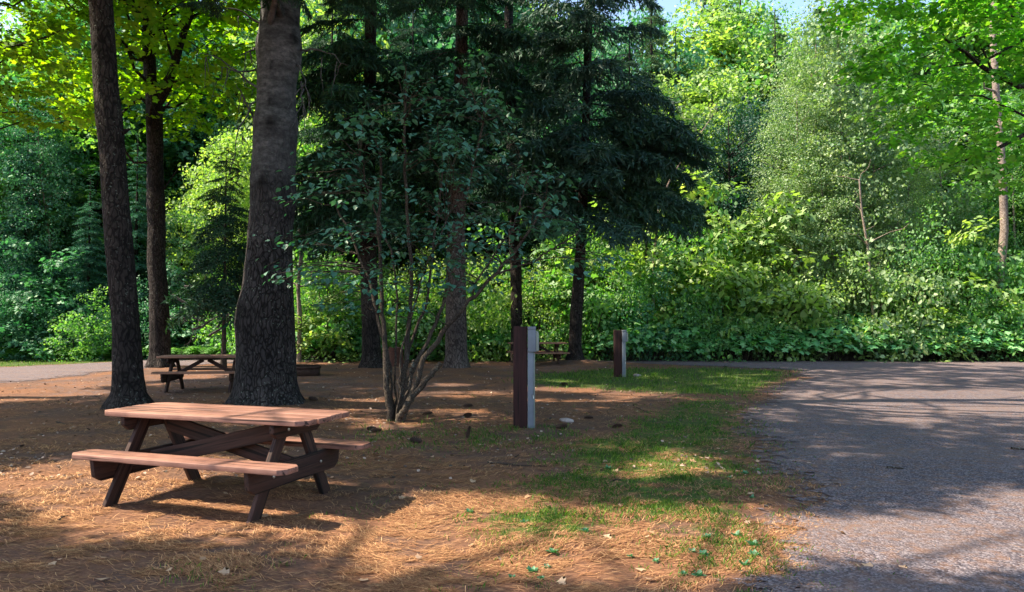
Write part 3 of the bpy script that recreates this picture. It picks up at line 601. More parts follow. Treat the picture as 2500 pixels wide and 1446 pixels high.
# ------------------------------------------------------------ pool of wood-edge trees and shrubs, copied
POOL = {}
def pool(kind, i, f): POOL.setdefault(kind, []).append(f())
for i in range(4): pool('decid', i, lambda: decid(14, 3.5, 2.2, 330, spr=(SPR, SPR_M, SPR_S, SPR)[i], s=(.85, .9, .7, .85)[i], name='broadleaf_tree'))
for i in range(3): pool('column', i, lambda: decid(13, 1.9, .4, 400, spr=(SPR_S, SPR, SPR_S)[i], s=.55, name='slender_birch', tr=.09, bark=BARK_P, bulge=.4, limbs=4))
for i in range(7): pool('shrub', i, lambda: shrub(3, 1.7, (88, 95, 80)[i % 3], (SPR, SPR_S, SPR_M)[i % 3], s=(.5, .46, .55)[i % 3]))
for i in range(3): pool('conifer', i, lambda: conifer(16, 2.7, 1.0, 230, BGH, name='forest_conifer'))
CNT = {}
def plant(kind, x, Y, h, mat, label, w=1., group=None, name=None, off=None):
    base = {'decid': 14, 'column': 13, 'shrub': 3, 'conifer': 16}[kind]; i = CNT.get(kind, 0); CNT[kind] = i+1
    p = POOL[kind][i % len(POOL[kind])]; s = h/base; X = (x-CX)/F*Y if off is None else off
    key = 'foliage' if kind == 'shrub' else 'crown'
    wd = s*w if kind != 'shrub' else s**.75*w
    r = copy_tree(p, (X, Y, gz(X, Y)-.03), rng.uniform(0, 6.28), (wd, wd, s), label, group, {key: mat})
    if name: r.name = name
    r['category'] = 'shrub' if kind == 'shrub' else 'tree'
    return r
GW = 'trees and shrubs at the edge of the wood'
C_, D_, S_, B_ = 'conifer', 'decid', 'shrub', 'column'
for row in [
 # left, in shade : blue green
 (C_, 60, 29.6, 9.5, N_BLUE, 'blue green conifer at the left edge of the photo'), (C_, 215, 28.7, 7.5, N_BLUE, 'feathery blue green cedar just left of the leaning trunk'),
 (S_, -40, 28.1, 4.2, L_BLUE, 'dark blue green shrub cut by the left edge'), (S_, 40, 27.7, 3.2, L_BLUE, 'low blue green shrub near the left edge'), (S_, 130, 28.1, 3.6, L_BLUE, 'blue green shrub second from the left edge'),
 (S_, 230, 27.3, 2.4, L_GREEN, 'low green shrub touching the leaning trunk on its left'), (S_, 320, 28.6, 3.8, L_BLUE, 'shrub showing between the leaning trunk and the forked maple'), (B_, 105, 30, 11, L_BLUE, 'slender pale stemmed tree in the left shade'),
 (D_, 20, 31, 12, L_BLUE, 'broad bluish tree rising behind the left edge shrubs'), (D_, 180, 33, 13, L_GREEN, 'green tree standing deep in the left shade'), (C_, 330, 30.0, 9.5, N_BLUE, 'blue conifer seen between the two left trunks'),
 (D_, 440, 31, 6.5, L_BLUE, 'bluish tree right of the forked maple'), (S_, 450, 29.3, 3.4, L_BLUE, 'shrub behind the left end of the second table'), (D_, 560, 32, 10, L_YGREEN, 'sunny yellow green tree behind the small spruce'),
 (B_, 620, 31, 8.5, L_YGREEN, 'slim yellow green tree touching the thickest trunk'), (S_, 540, 29.5, 3.0, L_GREEN, 'green shrub behind the small spruce'), (S_, 620, 28.9, 3.2, L_GREEN, 'green shrub just left of the thickest trunk'),
 # middle, sunny shrubs under the conifers
 (S_, 730, 27.6, 4.2, L_GREEN, 'green shrub right of the thickest trunk'), (S_, 800, 27.0, 3.0, L_YGREEN, 'sunny shrub above the fire ring'), (S_, 850, 28.4, 5.2, L_GREEN, 'tall green shrub left of the flared conifer'),
 (S_, 960, 28.2, 4.2, L_YGREEN, 'bright shrub seen through the bush stems'), (S_, 1040, 27.2, 3.0, L_GREEN, 'green shrub left of the grey brown trunk'), (S_, 1160, 27.4, 3.8, L_YGREEN, 'bright shrub right of the grey brown trunk'),
 (S_, 1215, 28.6, 4.6, L_GREEN, 'green shrub left of the slender conifer'), (S_, 1305, 28.4, 4.4, L_YGREEN, 'bright shrub behind the far picnic table'), (S_, 1360, 29.5, 5.8, L_GREEN, 'tall green shrub left of the wide pine'),
 (S_, 1450, 28.2, 4.2, L_GREEN, 'green shrub right of the wide pine trunk'), (D_, 760, 33, 11, L_GREEN, 'green tree in the gap right of the thickest trunk'), (D_, 990, 35, 13, L_YGREEN, 'yellow green tree far behind the bush'), (D_, 1250, 36, 13, L_GREEN, 'green tree far behind the slender conifer'),
 # right, sunny wall
 (S_, 1520, 28.6, 5.0, L_GREEN, 'green shrub behind the far post'), (S_, 1600, 29.5, 7.2, L_YGREEN, 'tall bright shrub under the right boughs of the pine'), (S_, 1590, 27.8, 3.4, L_BLUE, 'darker shrub right of the far post'),
 (S_, 1700, 28.8, 5.8, L_GREEN, 'rounded green shrub below the dark gap'), (S_, 1680, 27.6, 3.0, L_GREEN, 'low shrub in shade under the rounded shrubs'), (S_, 1800, 28.8, 6.6, L_YGREEN, 'rounded bright shrub right of the dark gap'),
 (S_, 1880, 28.4, 5.0, L_YGREEN, 'bright green shrub below the tall pale tree'), (S_, 1790, 27.7, 3.2, L_GREEN, 'low spreading shrub behind the middle of the berry row'), (S_, 1960, 28.2, 4.4, L_PALE, 'pale leafed shrub right of the bright shrubs'),
 (S_, 2060, 28.0, 4.0, L_YGREEN, 'yellowish shrub around the reddish stem'), (S_, 2150, 28.2, 5.0, L_PALE, 'pale shrub left of the right hand shrubs'), (S_, 2240, 28.4, 5.6, L_GREEN, 'green shrub with dark hollows'), (S_, 2340, 28.2, 4.6, L_YGREEN, 'yellow green shrub near the right edge'),
 (S_, 2430, 28.4, 5.8, L_GREEN, 'green shrub below the pale trunk at right'), (S_, 2520, 28.0, 4.6, L_YGREEN, 'yellow green shrub cut by the right edge'), (S_, 2240, 27.5, 3.0, L_YGREEN, 'low yellowish shrub behind the right part of the berry row'), (S_, 2400, 27.4, 2.8, L_GREEN, 'low green shrub behind the right end of the berry row'),
 (B_, 1955, 29.8, 12.0, L_PALE, 'tall pale green tree, leftmost of the leafy columns'), (B_, 1990, 30.5, 15.5, L_PALE, 'tall pale green column tree next to the leftmost one'), (B_, 2060, 29.8, 15.5, L_PALE, 'tall pale column tree in the centre of the right wood edge'),
 (B_, 2140, 30.2, 12.5, L_PALE, 'pale column tree with a reddish stem'), (B_, 2210, 29.6, 9.5, L_YGREEN, 'shorter yellowish column tree'), (B_, 2310, 30.2, 10, L_PALE, 'pale column tree left of the pale trunk'), (B_, 2480, 30, 11, L_GREEN, 'green column tree at the right edge'),
 (B_, 1945, 28.7, 7.5, L_PALE, 'pale column of leaves below the leftmost tall one'), (B_, 2025, 28.6, 9, L_PALE, 'mid height pale leafy column in front of the tall ones'), (B_, 2100, 28.7, 8, L_PALE, 'pale leafy column just behind the reddish stem'), (B_, 2190, 28.9, 7, L_PALE, 'pale leafy column right of the reddish stem'),
 (D_, 765, 40, 20, L_YGREEN, 'tall yellow green tree far behind, right of the thickest trunk'), (D_, 1010, 41, 20, L_GREEN, 'tall green tree far behind the middle conifers'), (D_, 1730, 46, 20, L_YGREEN, 'tall light tree at the foot of the sky gap'),
 (C_, 1745, 50, 27, N_SUN, 'tall sunny conifer left in the sky gap'), (C_, 1815, 47, 24, N_BLUE, 'tall bluish conifer in the middle of the sky gap'), (D_, 1780, 54, 25, L_GREEN, 'very tall far tree filling the sky gap'), (D_, 1850, 45, 20, L_GREEN, 'tall far tree right of the sky gap'),
 (D_, 1620, 36, 13.5, L_YGREEN, 'sunny yellow green tree behind the right boughs of the pine'), (D_, 1700, 40, 15, L_YGREEN, 'light green tree left of the sky gap'), (C_, 1700, 32.5, 8.8, N_DARK, 'shaded blue conifer in the dark gap'), (D_, 1785, 33, 11.6, L_SHADY, 'shaded bluish tree in the dark gap'), (D_, 1870, 35, 12.2, L_SHADY, 'shade-toned blue green tree left of the pale columns'),
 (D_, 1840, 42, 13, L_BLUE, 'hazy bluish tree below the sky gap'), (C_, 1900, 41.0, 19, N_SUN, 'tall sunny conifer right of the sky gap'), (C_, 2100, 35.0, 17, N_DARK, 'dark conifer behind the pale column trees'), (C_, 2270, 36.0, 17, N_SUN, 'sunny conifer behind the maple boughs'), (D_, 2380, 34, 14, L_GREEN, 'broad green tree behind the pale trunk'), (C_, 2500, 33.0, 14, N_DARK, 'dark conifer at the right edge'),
]: plant(row[0], row[1], row[2], row[3], row[4], row[5], group=GW)
# forest behind, copies nobody can tell apart
for i, Y in enumerate([34, 38, 43, 48, 54]):
    for x in np.arange(-420+60*(i % 2), 2950, 150 if Y < 45 else 125):
        x = x+rng.uniform(-40, 40); c = rng.random() < .45
        if 1690 < x < 1850: h = rng.uniform(11, 15) if Y < 45 else rng.uniform(19, 22)
        elif Y < 36 and x > 250: continue
        else: h = rng.uniform(16, 22) if Y > 36 else rng.uniform(12, 16)
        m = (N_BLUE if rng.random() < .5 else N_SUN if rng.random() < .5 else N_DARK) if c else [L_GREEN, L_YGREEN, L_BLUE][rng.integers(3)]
        plant(C_ if c else D_, x, Y+rng.uniform(-1.5, 1.5), h, m, 'tall conifer deep in the wood behind the road' if c else 'tall leafy tree deep in the wood behind the road', group='forest trees deep in the wood', w=1.0 if c else .95)
for i in range(34):
    sd = -1 if i % 2 else 1; X = sd*rng.uniform(33, 48); Y = rng.uniform(4, 36)
    if sd > 0: X = rng.uniform(24, 40); Y = rng.uniform(18, 34)
    plant(D_ if i % 3 else C_, 0, Y, rng.uniform(11, 14), [L_GREEN, L_BLUE][i % 2] if i % 3 else N_BLUE, 'leafy tree of the wood to the side of the clearing' if i % 3 else 'conifer of the wood to the side of the clearing', group='trees of the wood beside the clearing', off=X)
# far wood as one mass
far = Acc()
N = 900; fx = rng.uniform(-75, 75, N); fy = rng.uniform(58, 95, N); fz = hgt(fx, fy)+rng.uniform(0, 14, N)
fz = np.where(np.abs(fx/fy*F+CX-1775) < 80, hgt(fx, fy)+rng.uniform(0, 6, N), fz)
put(far, SPR, np.stack([fx, fy, fz], -1), rng.uniform(2, 3.2, N), tilt=.4)
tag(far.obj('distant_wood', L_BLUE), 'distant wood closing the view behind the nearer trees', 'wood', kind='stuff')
# trunks that show among the right foliage
def bare_trunk(name, pts, Y, r0, r1, bark, label, twigs=0):
    base = at(pts[0][0], pts[0][1], Y); loc = np.array([base[0], Y, 0]); P = np.array([at(x, y, Y) for x, y in pts])-loc
    P = np.concatenate([[[P[0, 0], 0, -.1]], P]); a_ = Acc(); a_.tube(P, np.linspace(r0, r1, len(P)), 9)
    for i in range(twigs):
        k = rng.integers(len(P)//2, len(P)); q = P[k]; a_.tube(arc(q, q+np.array([rng.normal(0, .5), rng.normal(0, .4), rng.uniform(.2, .9)]), 5, 0, .08), np.linspace(r1*.6, .006, 5), 4)
    o = a_.obj(name, bark, None, True); o.location = loc; return tag(o, label, 'tree', GW)
bare_trunk('birch_trunk', [(2445, 840), (2440, 700), (2452, 560), (2448, 430), (2440, 320), (2432, 230), (2425, 100), (2425, -60)], 27.6, .17, .11, BARK_P, 'pale pinkish birch trunk near the right edge', 5)
bare_trunk('reddish_stem', [(2135, 800), (2128, 720), (2118, 600), (2104, 520), (2098, 440)], 27.3, .07, .03, BARK_P, 'thin reddish stem rising in the middle of the right foliage', 6)
bare_trunk('dead_snag', [(1595, 640), (1610, 500), (1640, 430), (1680, 370), (1715, 320), (1735, 290)], 27.6, .05, .015, BARK_P, 'bare dead snag leaning right under the pine boughs', 12)
bare_trunk('thin_stem', [(730, 870), (732, 780), (728, 700), (736, 620), (730, 540)], 25.8, .09, .06, BARK_P, 'thin pale stem right of the thickest trunk', 4)
# maple at the right edge, boughs reaching in
rM = thing('overhanging_maple', (15.2, 17.2, 0), 'bright maple whose boughs hang in from the top right corner', 'tree', 'big trees on the campsite')
L0 = np.array([15.2, 17.2, 0]); Pm = []
while len(Pm) < 190:
    x, y = rng.uniform(2030, 2680), rng.uniform(-140, 470)
    if y < np.interp(x, [2030, 2100, 2200, 2300, 2420, 2700], [60, 260, 360, 420, 470, 480]) and (x > 2090 or y < 90) and rng.random() < (.55 if y > 280 else .95): Pm.append(at(x, y, rng.uniform(14.5, 18.5)))
Pm = np.array(Pm); cr = Acc(); put(cr, SPR_M, Pm-L0, rng.uniform(.45, .7, len(Pm)), tilt=.2); cr.obj('crown', L_MAPLE2, rM)
tk = Acc(); zt = np.linspace(-.1, 14, 12); tk.tube(np.stack([.2*np.sin(zt*.5), 0*zt, zt], -1), .24*(1-.8*zt/14), 12)
for pts, r0 in [([(2700, 200), (2500, 330), (2420, 370), (2330, 400), (2250, 410)], .055), ([(2700, 120), (2560, 60), (2480, 110), (2400, 150), (2300, 165)], .06), ([(2560, 250), (2400, 165), (2360, 130), (2310, 100), (2290, 60), (2330, -20)], .05), ([(2640, 0), (2500, 30), (2450, 45), (2380, 20)], .07), ([(2600, 200), (2420, 170), (2395, 110), (2350, 90), (2200, 170)], .03), ([(2600, 330), (2400, 235), (2250, 230)], .03)]:
    P_ = np.array([at(x, y, 17) for x, y in pts])-L0; P_ = np.concatenate([[[0, 0, P_[0, 2]-1]], P_]); tk.tube(P_, np.linspace(r0*1.6, .01, len(P_)), 5)
tk.obj('trunk', BARK, rM, True)
# ------------------------------------------------------------ many-stemmed bush in the clearing
BX = gnd(965, 1028); BL = np.array([BX[0], BX[1], 0])
rb = thing('many_stemmed_bush', tuple(BL), 'round-leafed bush with many bare lower stems in the middle of the clearing', 'bush')
ST = [([(956, 1030, 0), (950, 980, 0), (942, 900, 0), (938, 830, .1), (932, 760, .2), (928, 640, .3), (925, 520, .3), (930, 380, .2)], .055, .02),
      ([(962, 1030, .1), (955, 960, .1), (946, 870, .1), (925, 790, .2), (905, 700, .4), (870, 600, .6), (820, 500, .8)], .04, .015),
      ([(972, 1028, 0), (980, 960, .1), (990, 880, .2), (998, 800, .3), (1005, 700, .3), (1000, 560, .4), (985, 400, .3), (990, 250, .3)], .05, .018),
      ([(975, 1030, -.1), (1010, 950, -.1), (1040, 870, -.1), (1090, 800, -.2), (1150, 730, -.3), (1210, 670, -.4), (1270, 600, -.5), (1330, 500, -.5)], .05, .016),
      ([(970, 1032, -.15), (1000, 980, -.2), (1040, 930, -.2), (1076, 886, -.25)], .05, .04),
      ([(968, 1030, .1), (985, 960, .1), (1010, 900, .2), (1050, 820, .3), (1085, 740, .4), (1110, 600, .5), (1150, 430, .5), (1180, 300, .5)], .042, .016),
      ([(970, 1028, .2), (980, 940, .3), (1000, 850, .4), (1040, 740, .5), (1060, 600, .7), (1080, 420, .7)], .035, .014),
      ([(966, 1030, .1), (962, 940, .15), (966, 850, .2), (970, 740, .2), (960, 620, .1), (900, 480, 0), (880, 380, 0)], .02, .012),
      ([(968, 1030, -.05), (975, 950, -.05), (978, 860, 0), (1010, 760, 0), (1040, 650, -.1), (1090, 540, -.2)], .018, .01),
      ([(972, 1020, 0), (1000, 950, 0), (1005, 900, 0), (1012, 880, 0)], .03, .025), ([(1210, 670, -.4), (1300, 640, -.5), (1380, 590, -.6), (1420, 560, -.6)], .018, .008), ([(1150, 730, -.3), (1160, 690, -.3), (1250, 560, -.2), (1290, 430, -.2)], .018, .01)]
stem = Acc(); nodes = []
for pts, r0, r1 in ST:
    P_ = px_path(pts, BL[1], BL); n_ = 26; u = np.linspace(0, 1, len(P_)); v = np.linspace(0, 1, n_)
    P_ = np.stack([np.interp(v, u, P_[:, i]) for i in range(3)], -1); P_ = (P_+np.roll(P_, 1, 0)+np.roll(P_, -1, 0))/3 if False else P_
    P_[1:-1] += rng.normal(0, .012, (n_-2, 3)); P_[0, 2] = min(P_[0, 2], -.05) if pts[0][1] > 1000 else P_[0, 2]
    rr = np.linspace(r0, r1, n_); stem.tube(P_, rr, 7); nodes.append(np.concatenate([P_, rr[:, None]], 1)[8:])
nodes = np.concatenate(nodes); nodes = nodes[nodes[:, 2] > 1.3]
fo = Acc(); Pb = []
while len(Pb) < 205:
    x, y = rng.uniform(690, 1480), rng.uniform(120, 770)
    lo = np.interp(x, [690, 760, 900, 1100, 1250, 1350, 1480], [690, 740, 790, 740, 650, 650, 720]); hi = np.interp(x, [690, 780, 900, 1000, 1200, 1250, 1350, 1480], [540, 380, 250, 130, 130, 330, 400, 560])
    band = .5+.5*math.sin(y*.062+x*.004)
    if y < lo and y > hi and rng.random() < .25+.75*band: Pb.append(at(x, y, BL[1]+rng.normal(0, .75))-BL)
for p_ in Pb:
    d = np.linalg.norm(nodes[:, :3]-p_, axis=1)+np.where(nodes[:, 2] > p_[2]+.2, 2, 0); nd = nodes[d.argmin()]
    L_ = p_-nd[:3]; ln = np.linalg.norm(L_); end = p_+np.array([L_[0], L_[1], 0])/max(ln, .3)*.35
    stem.tube(arc(nd[:3], end, 7, .08*ln, .02), np.linspace(min(nd[3]*.5, .012), .003, 7), 4)
    n_ = 16; t_ = rng.uniform(-.45, .45, n_); dr = np.array([L_[0], L_[1], .1]); dr = dr/(np.linalg.norm(dr)+1e-6) if ln > .2 else np.array([1, 0, 0]); pr = np.array([-dr[1], dr[0], 0])
    C = p_+dr*t_[:, None]+pr*rng.normal(0, .13, n_)[:, None]+np.array([0, 0, 1])*rng.normal(0, .05, n_)[:, None]
    az = math.atan2(dr[1], dr[0])+np.where(rng.random(n_) < .5, 1, -1)*rng.uniform(.3, 1.4, n_)
    put(fo, [LEAFR], C, rng.uniform(.05, .135, n_), az=az, tilt=.3, pitch=rng.normal(.35, .3, n_), tint=rng.normal(.45, .16, n_))
stem.obj('stem', bark_mat('bush_stem_bark', (.022, .018, .014), (.06, .048, .038), (.13, .105, .08), (24, 24, 9), .4), rb, True); fo.obj('foliage', L_BUSH, rb)
# ------------------------------------------------------------ berry plants, ferns
def berry(seed):
    a_ = Acc(); s_ = Acc(); q = rng.uniform(-1, 1, (200, 2)); q = q[np.hypot(q[:, 0], q[:, 1]) < 1][:120]; n_ = len(q)
    hh = (1.25-.55*np.hypot(q[:, 0], q[:, 1])**2)*rng.uniform(.35, 1.0, n_)**.6
    C = np.stack([q[:, 0]*.85, q[:, 1]*.85, hh], -1)
    put(a_, [MLEAF], C, rng.uniform(.2, .34, n_), az=np.arctan2(q[:, 1], q[:, 0])+rng.normal(0, .7, n_), tilt=.25, pitch=rng.normal(.3, .25, n_), tint=rng.normal(.5, .2, n_))
    for c in C[::5]: s_.tube(arc((c[0]*.3, c[1]*.3, -.03), c, 4, .05), [.012, .01, .008, .004], 4)
    r = thing('berry_plant', (0, 0, 0), 'leafy broad-leaved berry plant in the row along the far road edge', 'plant', 'berry plants along the road edge')
    s_.obj('stem', TWIG, r); a_.obj('foliage', L_BERRY, r); return r
BP = [berry(i) for i in range(4)]
n_ = 0
for x in np.arange(1500, 2620, 30):
    for dy, hs in ((0, .85), (.7, 1.15), (1.5, 1.35)):
        xx = x+rng.uniform(-14, 14); Y = 26.95-(xx-1500)/1000*.4+dy+rng.uniform(-.2, .2); X = (xx-CX)/F*Y; s = hs*rng.uniform(.95, 1.35)
        copy_tree(BP[n_ % 4], (X, Y, gz(X, Y)), rng.uniform(0, 6.28), (s, s, s)); n_ += 1
for x in np.arange(725, 1240, 34):
    xx = x+rng.uniform(-12, 12); Y = 27.6+rng.uniform(-.3, .6); X = (xx-CX)/F*Y; s = rng.uniform(.8, 1.2)
    copy_tree(BP[n_ % 4], (X, Y, gz(X, Y)), rng.uniform(0, 6.28), (s, s, s), 'leafy berry plant on the far side of the road behind the conifer trunks', 'berry plants behind the conifer trunks'); n_ += 1
def fern():
    a_ = Acc()
    for i in range(13):
        az = i*2.4+rng.uniform(-.3, .3); L_ = rng.uniform(.7, 1.05); u = np.linspace(0, 1, 12)
        rx_ = L_*u*.85; rz_ = L_*(.95*u-.75*u**2.2); d = np.array([math.cos(az), math.sin(az), 0]); pr = np.array([-d[1], d[0], 0])
        P_ = d*rx_[:, None]+np.array([0, 0, 1])*rz_[:, None]; a_.tube(P_, np.linspace(.008, .003, 12), 3, .3)
        for k in range(2, 12):
            w = .2*L_*math.sin(math.pi*min(1, (k/12)**.7*1.02))+.02
            for s in (-1, 1):
                t0 = P_[k]; tip = t0+pr*s*w+d*w*.35+np.array([0, 0, -w*.25]); b2 = P_[k]-(P_[k]-P_[k-1])*.75
                a_.add([t0, b2, tip], [0, 1, 2] if s > 0 else [1, 0, 2], [3], float(np.clip(rng.normal(.5, .18), 0, 1)))
    r = a_.obj('fern', L_FERN); return tag(r, 'arching green fern at the far road edge on the left', 'fern', 'ferns along the road edge')
FP = [fern() for i in range(3)]
for i, x in enumerate(list(np.arange(150, 720, 23))+list(np.arange(400, 600, 22))+[120, 60, 20]):
    Y = 27.2+(x/700)*.6+rng.uniform(-.1, .7); X = (x+rng.uniform(-8, 8)-CX)/F*Y; o = FP[i % 3] if i < 3 else FP[i % 3].copy()
    if i >= 3: COL.objects.link(o)
    s = rng.uniform(.9, 1.6); o.location = (X, Y, gz(X, Y)); o.rotation_euler = (0, 0, rng.uniform(0, 6)); o.scale = (s, s, s)
# brush pile of dead branches
bp = Acc(); b0 = at(500, 830, 25.5)
for x0, y0, x1, y1 in [(470, 805, 590, 740), (510, 820, 575, 770), (440, 760, 520, 800), (420, 720, 560, 790), (400, 790, 500, 760), (530, 800, 600, 700), (450, 700, 560, 760)]:
    bp.tube(arc(at(x0, y0, 25.3)-b0, at(x1, y1, 25.9)-b0, 7, 0, .03), np.linspace(.05, .012, 7), 5)
    for k in range(5):
        q = at(rng.uniform(x0, x1), rng.uniform(min(y0, y1), max(y0, y1)), 25.5)-b0; bp.tube(arc(q, q+rng.normal(0, .5, 3), 5, 0, .06), np.linspace(.014, .004, 5), 3)
o = bp.obj('brush_pile', BARK_G, None, True); o.location = b0; tag(o, 'tangle of grey dead branches behind the second table', 'branches')
# ------------------------------------------------------------ timber furniture
def plank(acc, outline, t, plane='xy', base=(0, 0, 0), along=0, rot=None, bev=.005, seed=None):
    """an extruded outline with softened edges; grain runs along local axis 'along'"""
    bm = bmesh.new(); n = len(outline)
    vs = [bm.verts.new((x, y, 0)) for x, y in outline]; f = bm.faces.new(vs); 
    ex = bmesh.ops.extrude_face_region(bm, geom=[f]); bmesh.ops.translate(bm, vec=(0, 0, t), verts=[v for v in ex['geom'] if isinstance(v, bmesh.types.BMVert)])
    bmesh.ops.recalc_face_normals(bm, faces=bm.faces); bmesh.ops.bevel(bm, geom=bm.edges[:], offset=bev, segments=2, affect='EDGES', profile=.6)
    V = np.array([v.co[:] for v in bm.verts]); bm.verts.ensure_lookup_table(); L = [v.index for f in bm.faces for v in f.verts]; T = [len(f.verts) for f in bm.faces]; bm.free()
    o = np.array(outline); e = o-np.roll(o, 1, 0); k = np.hypot(e[:, 0], e[:, 1]).argmax(); d = e[k]/np.hypot(*e[k])
    Wv = np.stack([V[:, 0]*d[0]+V[:, 1]*d[1], -V[:, 0]*d[1]+V[:, 1]*d[0], V[:, 2]], -1)+rng.uniform(0, 9, 3)
    P = {'xy': V, 'xz': np.stack([V[:, 0], -V[:, 2], V[:, 1]], -1), 'yz': np.stack([V[:, 2], V[:, 0], V[:, 1]], -1)}[plane]
    if rot is not None: P = P @ np.array(rot).T
    acc.add(P+np.array(base), L, T, .5, Wv)
def picnic_table(loc, rz, label, L=2.09, Wt=.72, zt=.764, zb=.45, bw=1.32, bd=.24, fl=1.44, fw=1.12, fo=-.04, xbrace=True, top=WOOD_TOP, n=4, sy=1):
    r = thing('picnic_table', loc, label, 'picnic table', 'picnic tables', rz); th = .042; ch = .085
    pw = Wt/n; a_ = Acc()
    for i in range(n):
        y0 = -Wt/2+i*pw+.004; y1 = y0+pw-.008; x0, x1 = -L/2-rng.uniform(-.008, .012), L/2+rng.uniform(-.008, .012)
        if i == 0: ol = [(x0+ch, y0), (x1-ch, y0), (x1, y0+ch*.8), (x1, y1), (x0, y1), (x0, y0+ch*.8)]
        elif i == n-1: ol = [(x0, y0), (x1, y0), (x1, y1-ch*.8), (x1-ch, y1), (x0+ch, y1), (x0, y1-ch*.8)]
        else: ol = [(x0, y0), (x1, y0), (x1, y1), (x0, y1)]
        plank(a_, ol, th, 'xy', (0, 0, zt-th+rng.uniform(-.002, .002)))
    tt_ = a_.obj('tabletop', top, r)
    for s in (-1, 1):
        a_ = Acc(); y0, y1 = (-bw/2, -bw/2+bd) if s < 0 else (bw/2-bd, bw/2); c = .055; x0, x1 = -L/2+.015, L/2+.03
        plank(a_, [(x0+c, y0), (x1-c, y0), (x1, y0+c), (x1, y1-c), (x1-c, y1), (x0+c, y1), (x0, y1-c), (x0, y0+c)], th, 'xy', (0, 0, zb-th)); a_.obj('bench_seat', top, r)
    zu = zt-th-.003; zs = zb-th-.003
    for s in (-1, 1):
        x = fo+s*fl/2
        a_ = Acc(); w = Wt/2-.03; plank(a_, [(-w, zu), (-w, zu-.07), (-w+.06, zu-.12), (w-.06, zu-.12), (w, zu-.07), (w, zu)], .04, 'yz', (x-.06 if s < 0 else x+.02, 0, 0)); a_.obj('top_beam', WOOD_DK, r)
        a_ = Acc(); w = bw/2-.03; plank(a_, [(-w, zs), (-w+.02, zs-.14), (-w+.09, zs-.185), (w-.09, zs-.185), (w-.02, zs-.14), (w, zs)], .04, 'yz', (x-.06 if s < 0 else x+.02, 0, 0)); a_.obj('seat_beam', WOOD_DK, r)
        for q in (-1, 1):
            a_ = Acc(); yb, yt = q*fw/2, q*.17; lw = .13
            plank(a_, [(yb, -.01), (yb-q*lw, -.01), (yt-q*lw, zu-.002), (yt, zu-.002)], .04, 'yz', (x-.017, 0, 0)); lg = a_.obj('leg', WOOD_DK, r)
            a_ = Acc()
            for zb_ in (zs-.09, zu-.06):
                yy = yb+(yt-yb)*zb_/zu-q*lw/2; xo = x+s*.062; a_.tube([(xo-s*.004, yy, zb_), (xo+s*.006, yy, zb_)], .013, 8); a_.tube([(xo+s*.006, yy, zb_), (xo+s*.009, yy, zb_)], [.013, .002], 8)
            a_.obj('bolt_head', M_STEEL, lg)
    if xbrace:
        for s in (-1, 1):
            a_ = Acc(); xa, za, xb_, zb_ = fo-s*(fl/2-.02), .25, fo+s*(fl/2-.1), zu-.02
            d = np.array([xb_-xa, zb_-za]); d /= np.hypot(*d); nr = np.array([-d[1], d[0]])*.07; A0, B0 = np.array([xa, za+.07]), np.array([xb_, zb_-.07])
            plank(a_, [tuple(A0-nr), tuple(B0-nr), tuple(B0+nr), tuple(A0+nr)], .038, 'xz', (0, -.05*s+.019-.0, 0)); a_.obj('diagonal_brace', WOOD_DK, r)
    else:
        a_ = Acc(); plank(a_, [(-.12, -.3), (.12, -.3), (.12, .3), (-.12, .3)], .035, 'xy', (fo, 0, zu-.037)); a_.obj('middle_cleat', WOOD_DK, r)
        for s in (-1, 1):
            a_ = Acc(); A0, B0 = np.array([fo+s*.05, zu-.05]), np.array([fo+s*(fl/2-.03), zs-.06]); d = (B0-A0)/np.hypot(*(B0-A0)); nr = np.array([-d[1], d[0]])*.04
            plank(a_, [tuple(A0-nr), tuple(B0-nr), tuple(B0+nr), tuple(A0+nr)], .038, 'xz', (0, .019, 0)); a_.obj('diagonal_brace', WOOD_DK, r)
    return r
picnic_table((-2.478, 6.236, .0), -.325, 'near picnic table, sunlit worn reddish top, crossed braces underneath')
Y2 = 15.7; X2 = at(507, 900, Y2)[0]
picnic_table((X2, Y2, 0), .10, 'second picnic table, dark against the sunlit road, between the left trunks', L=1.92, fl=1.3, fw=1.15, bw=1.36, xbrace=False, top=WOOD_END)
picnic_table((at(1312, 870, 24.2)[0], 24.2, .0), .12, 'farthest picnic table, half hidden behind the near brown post', L=1.95, fl=1.35, xbrace=False, top=WOOD_END)
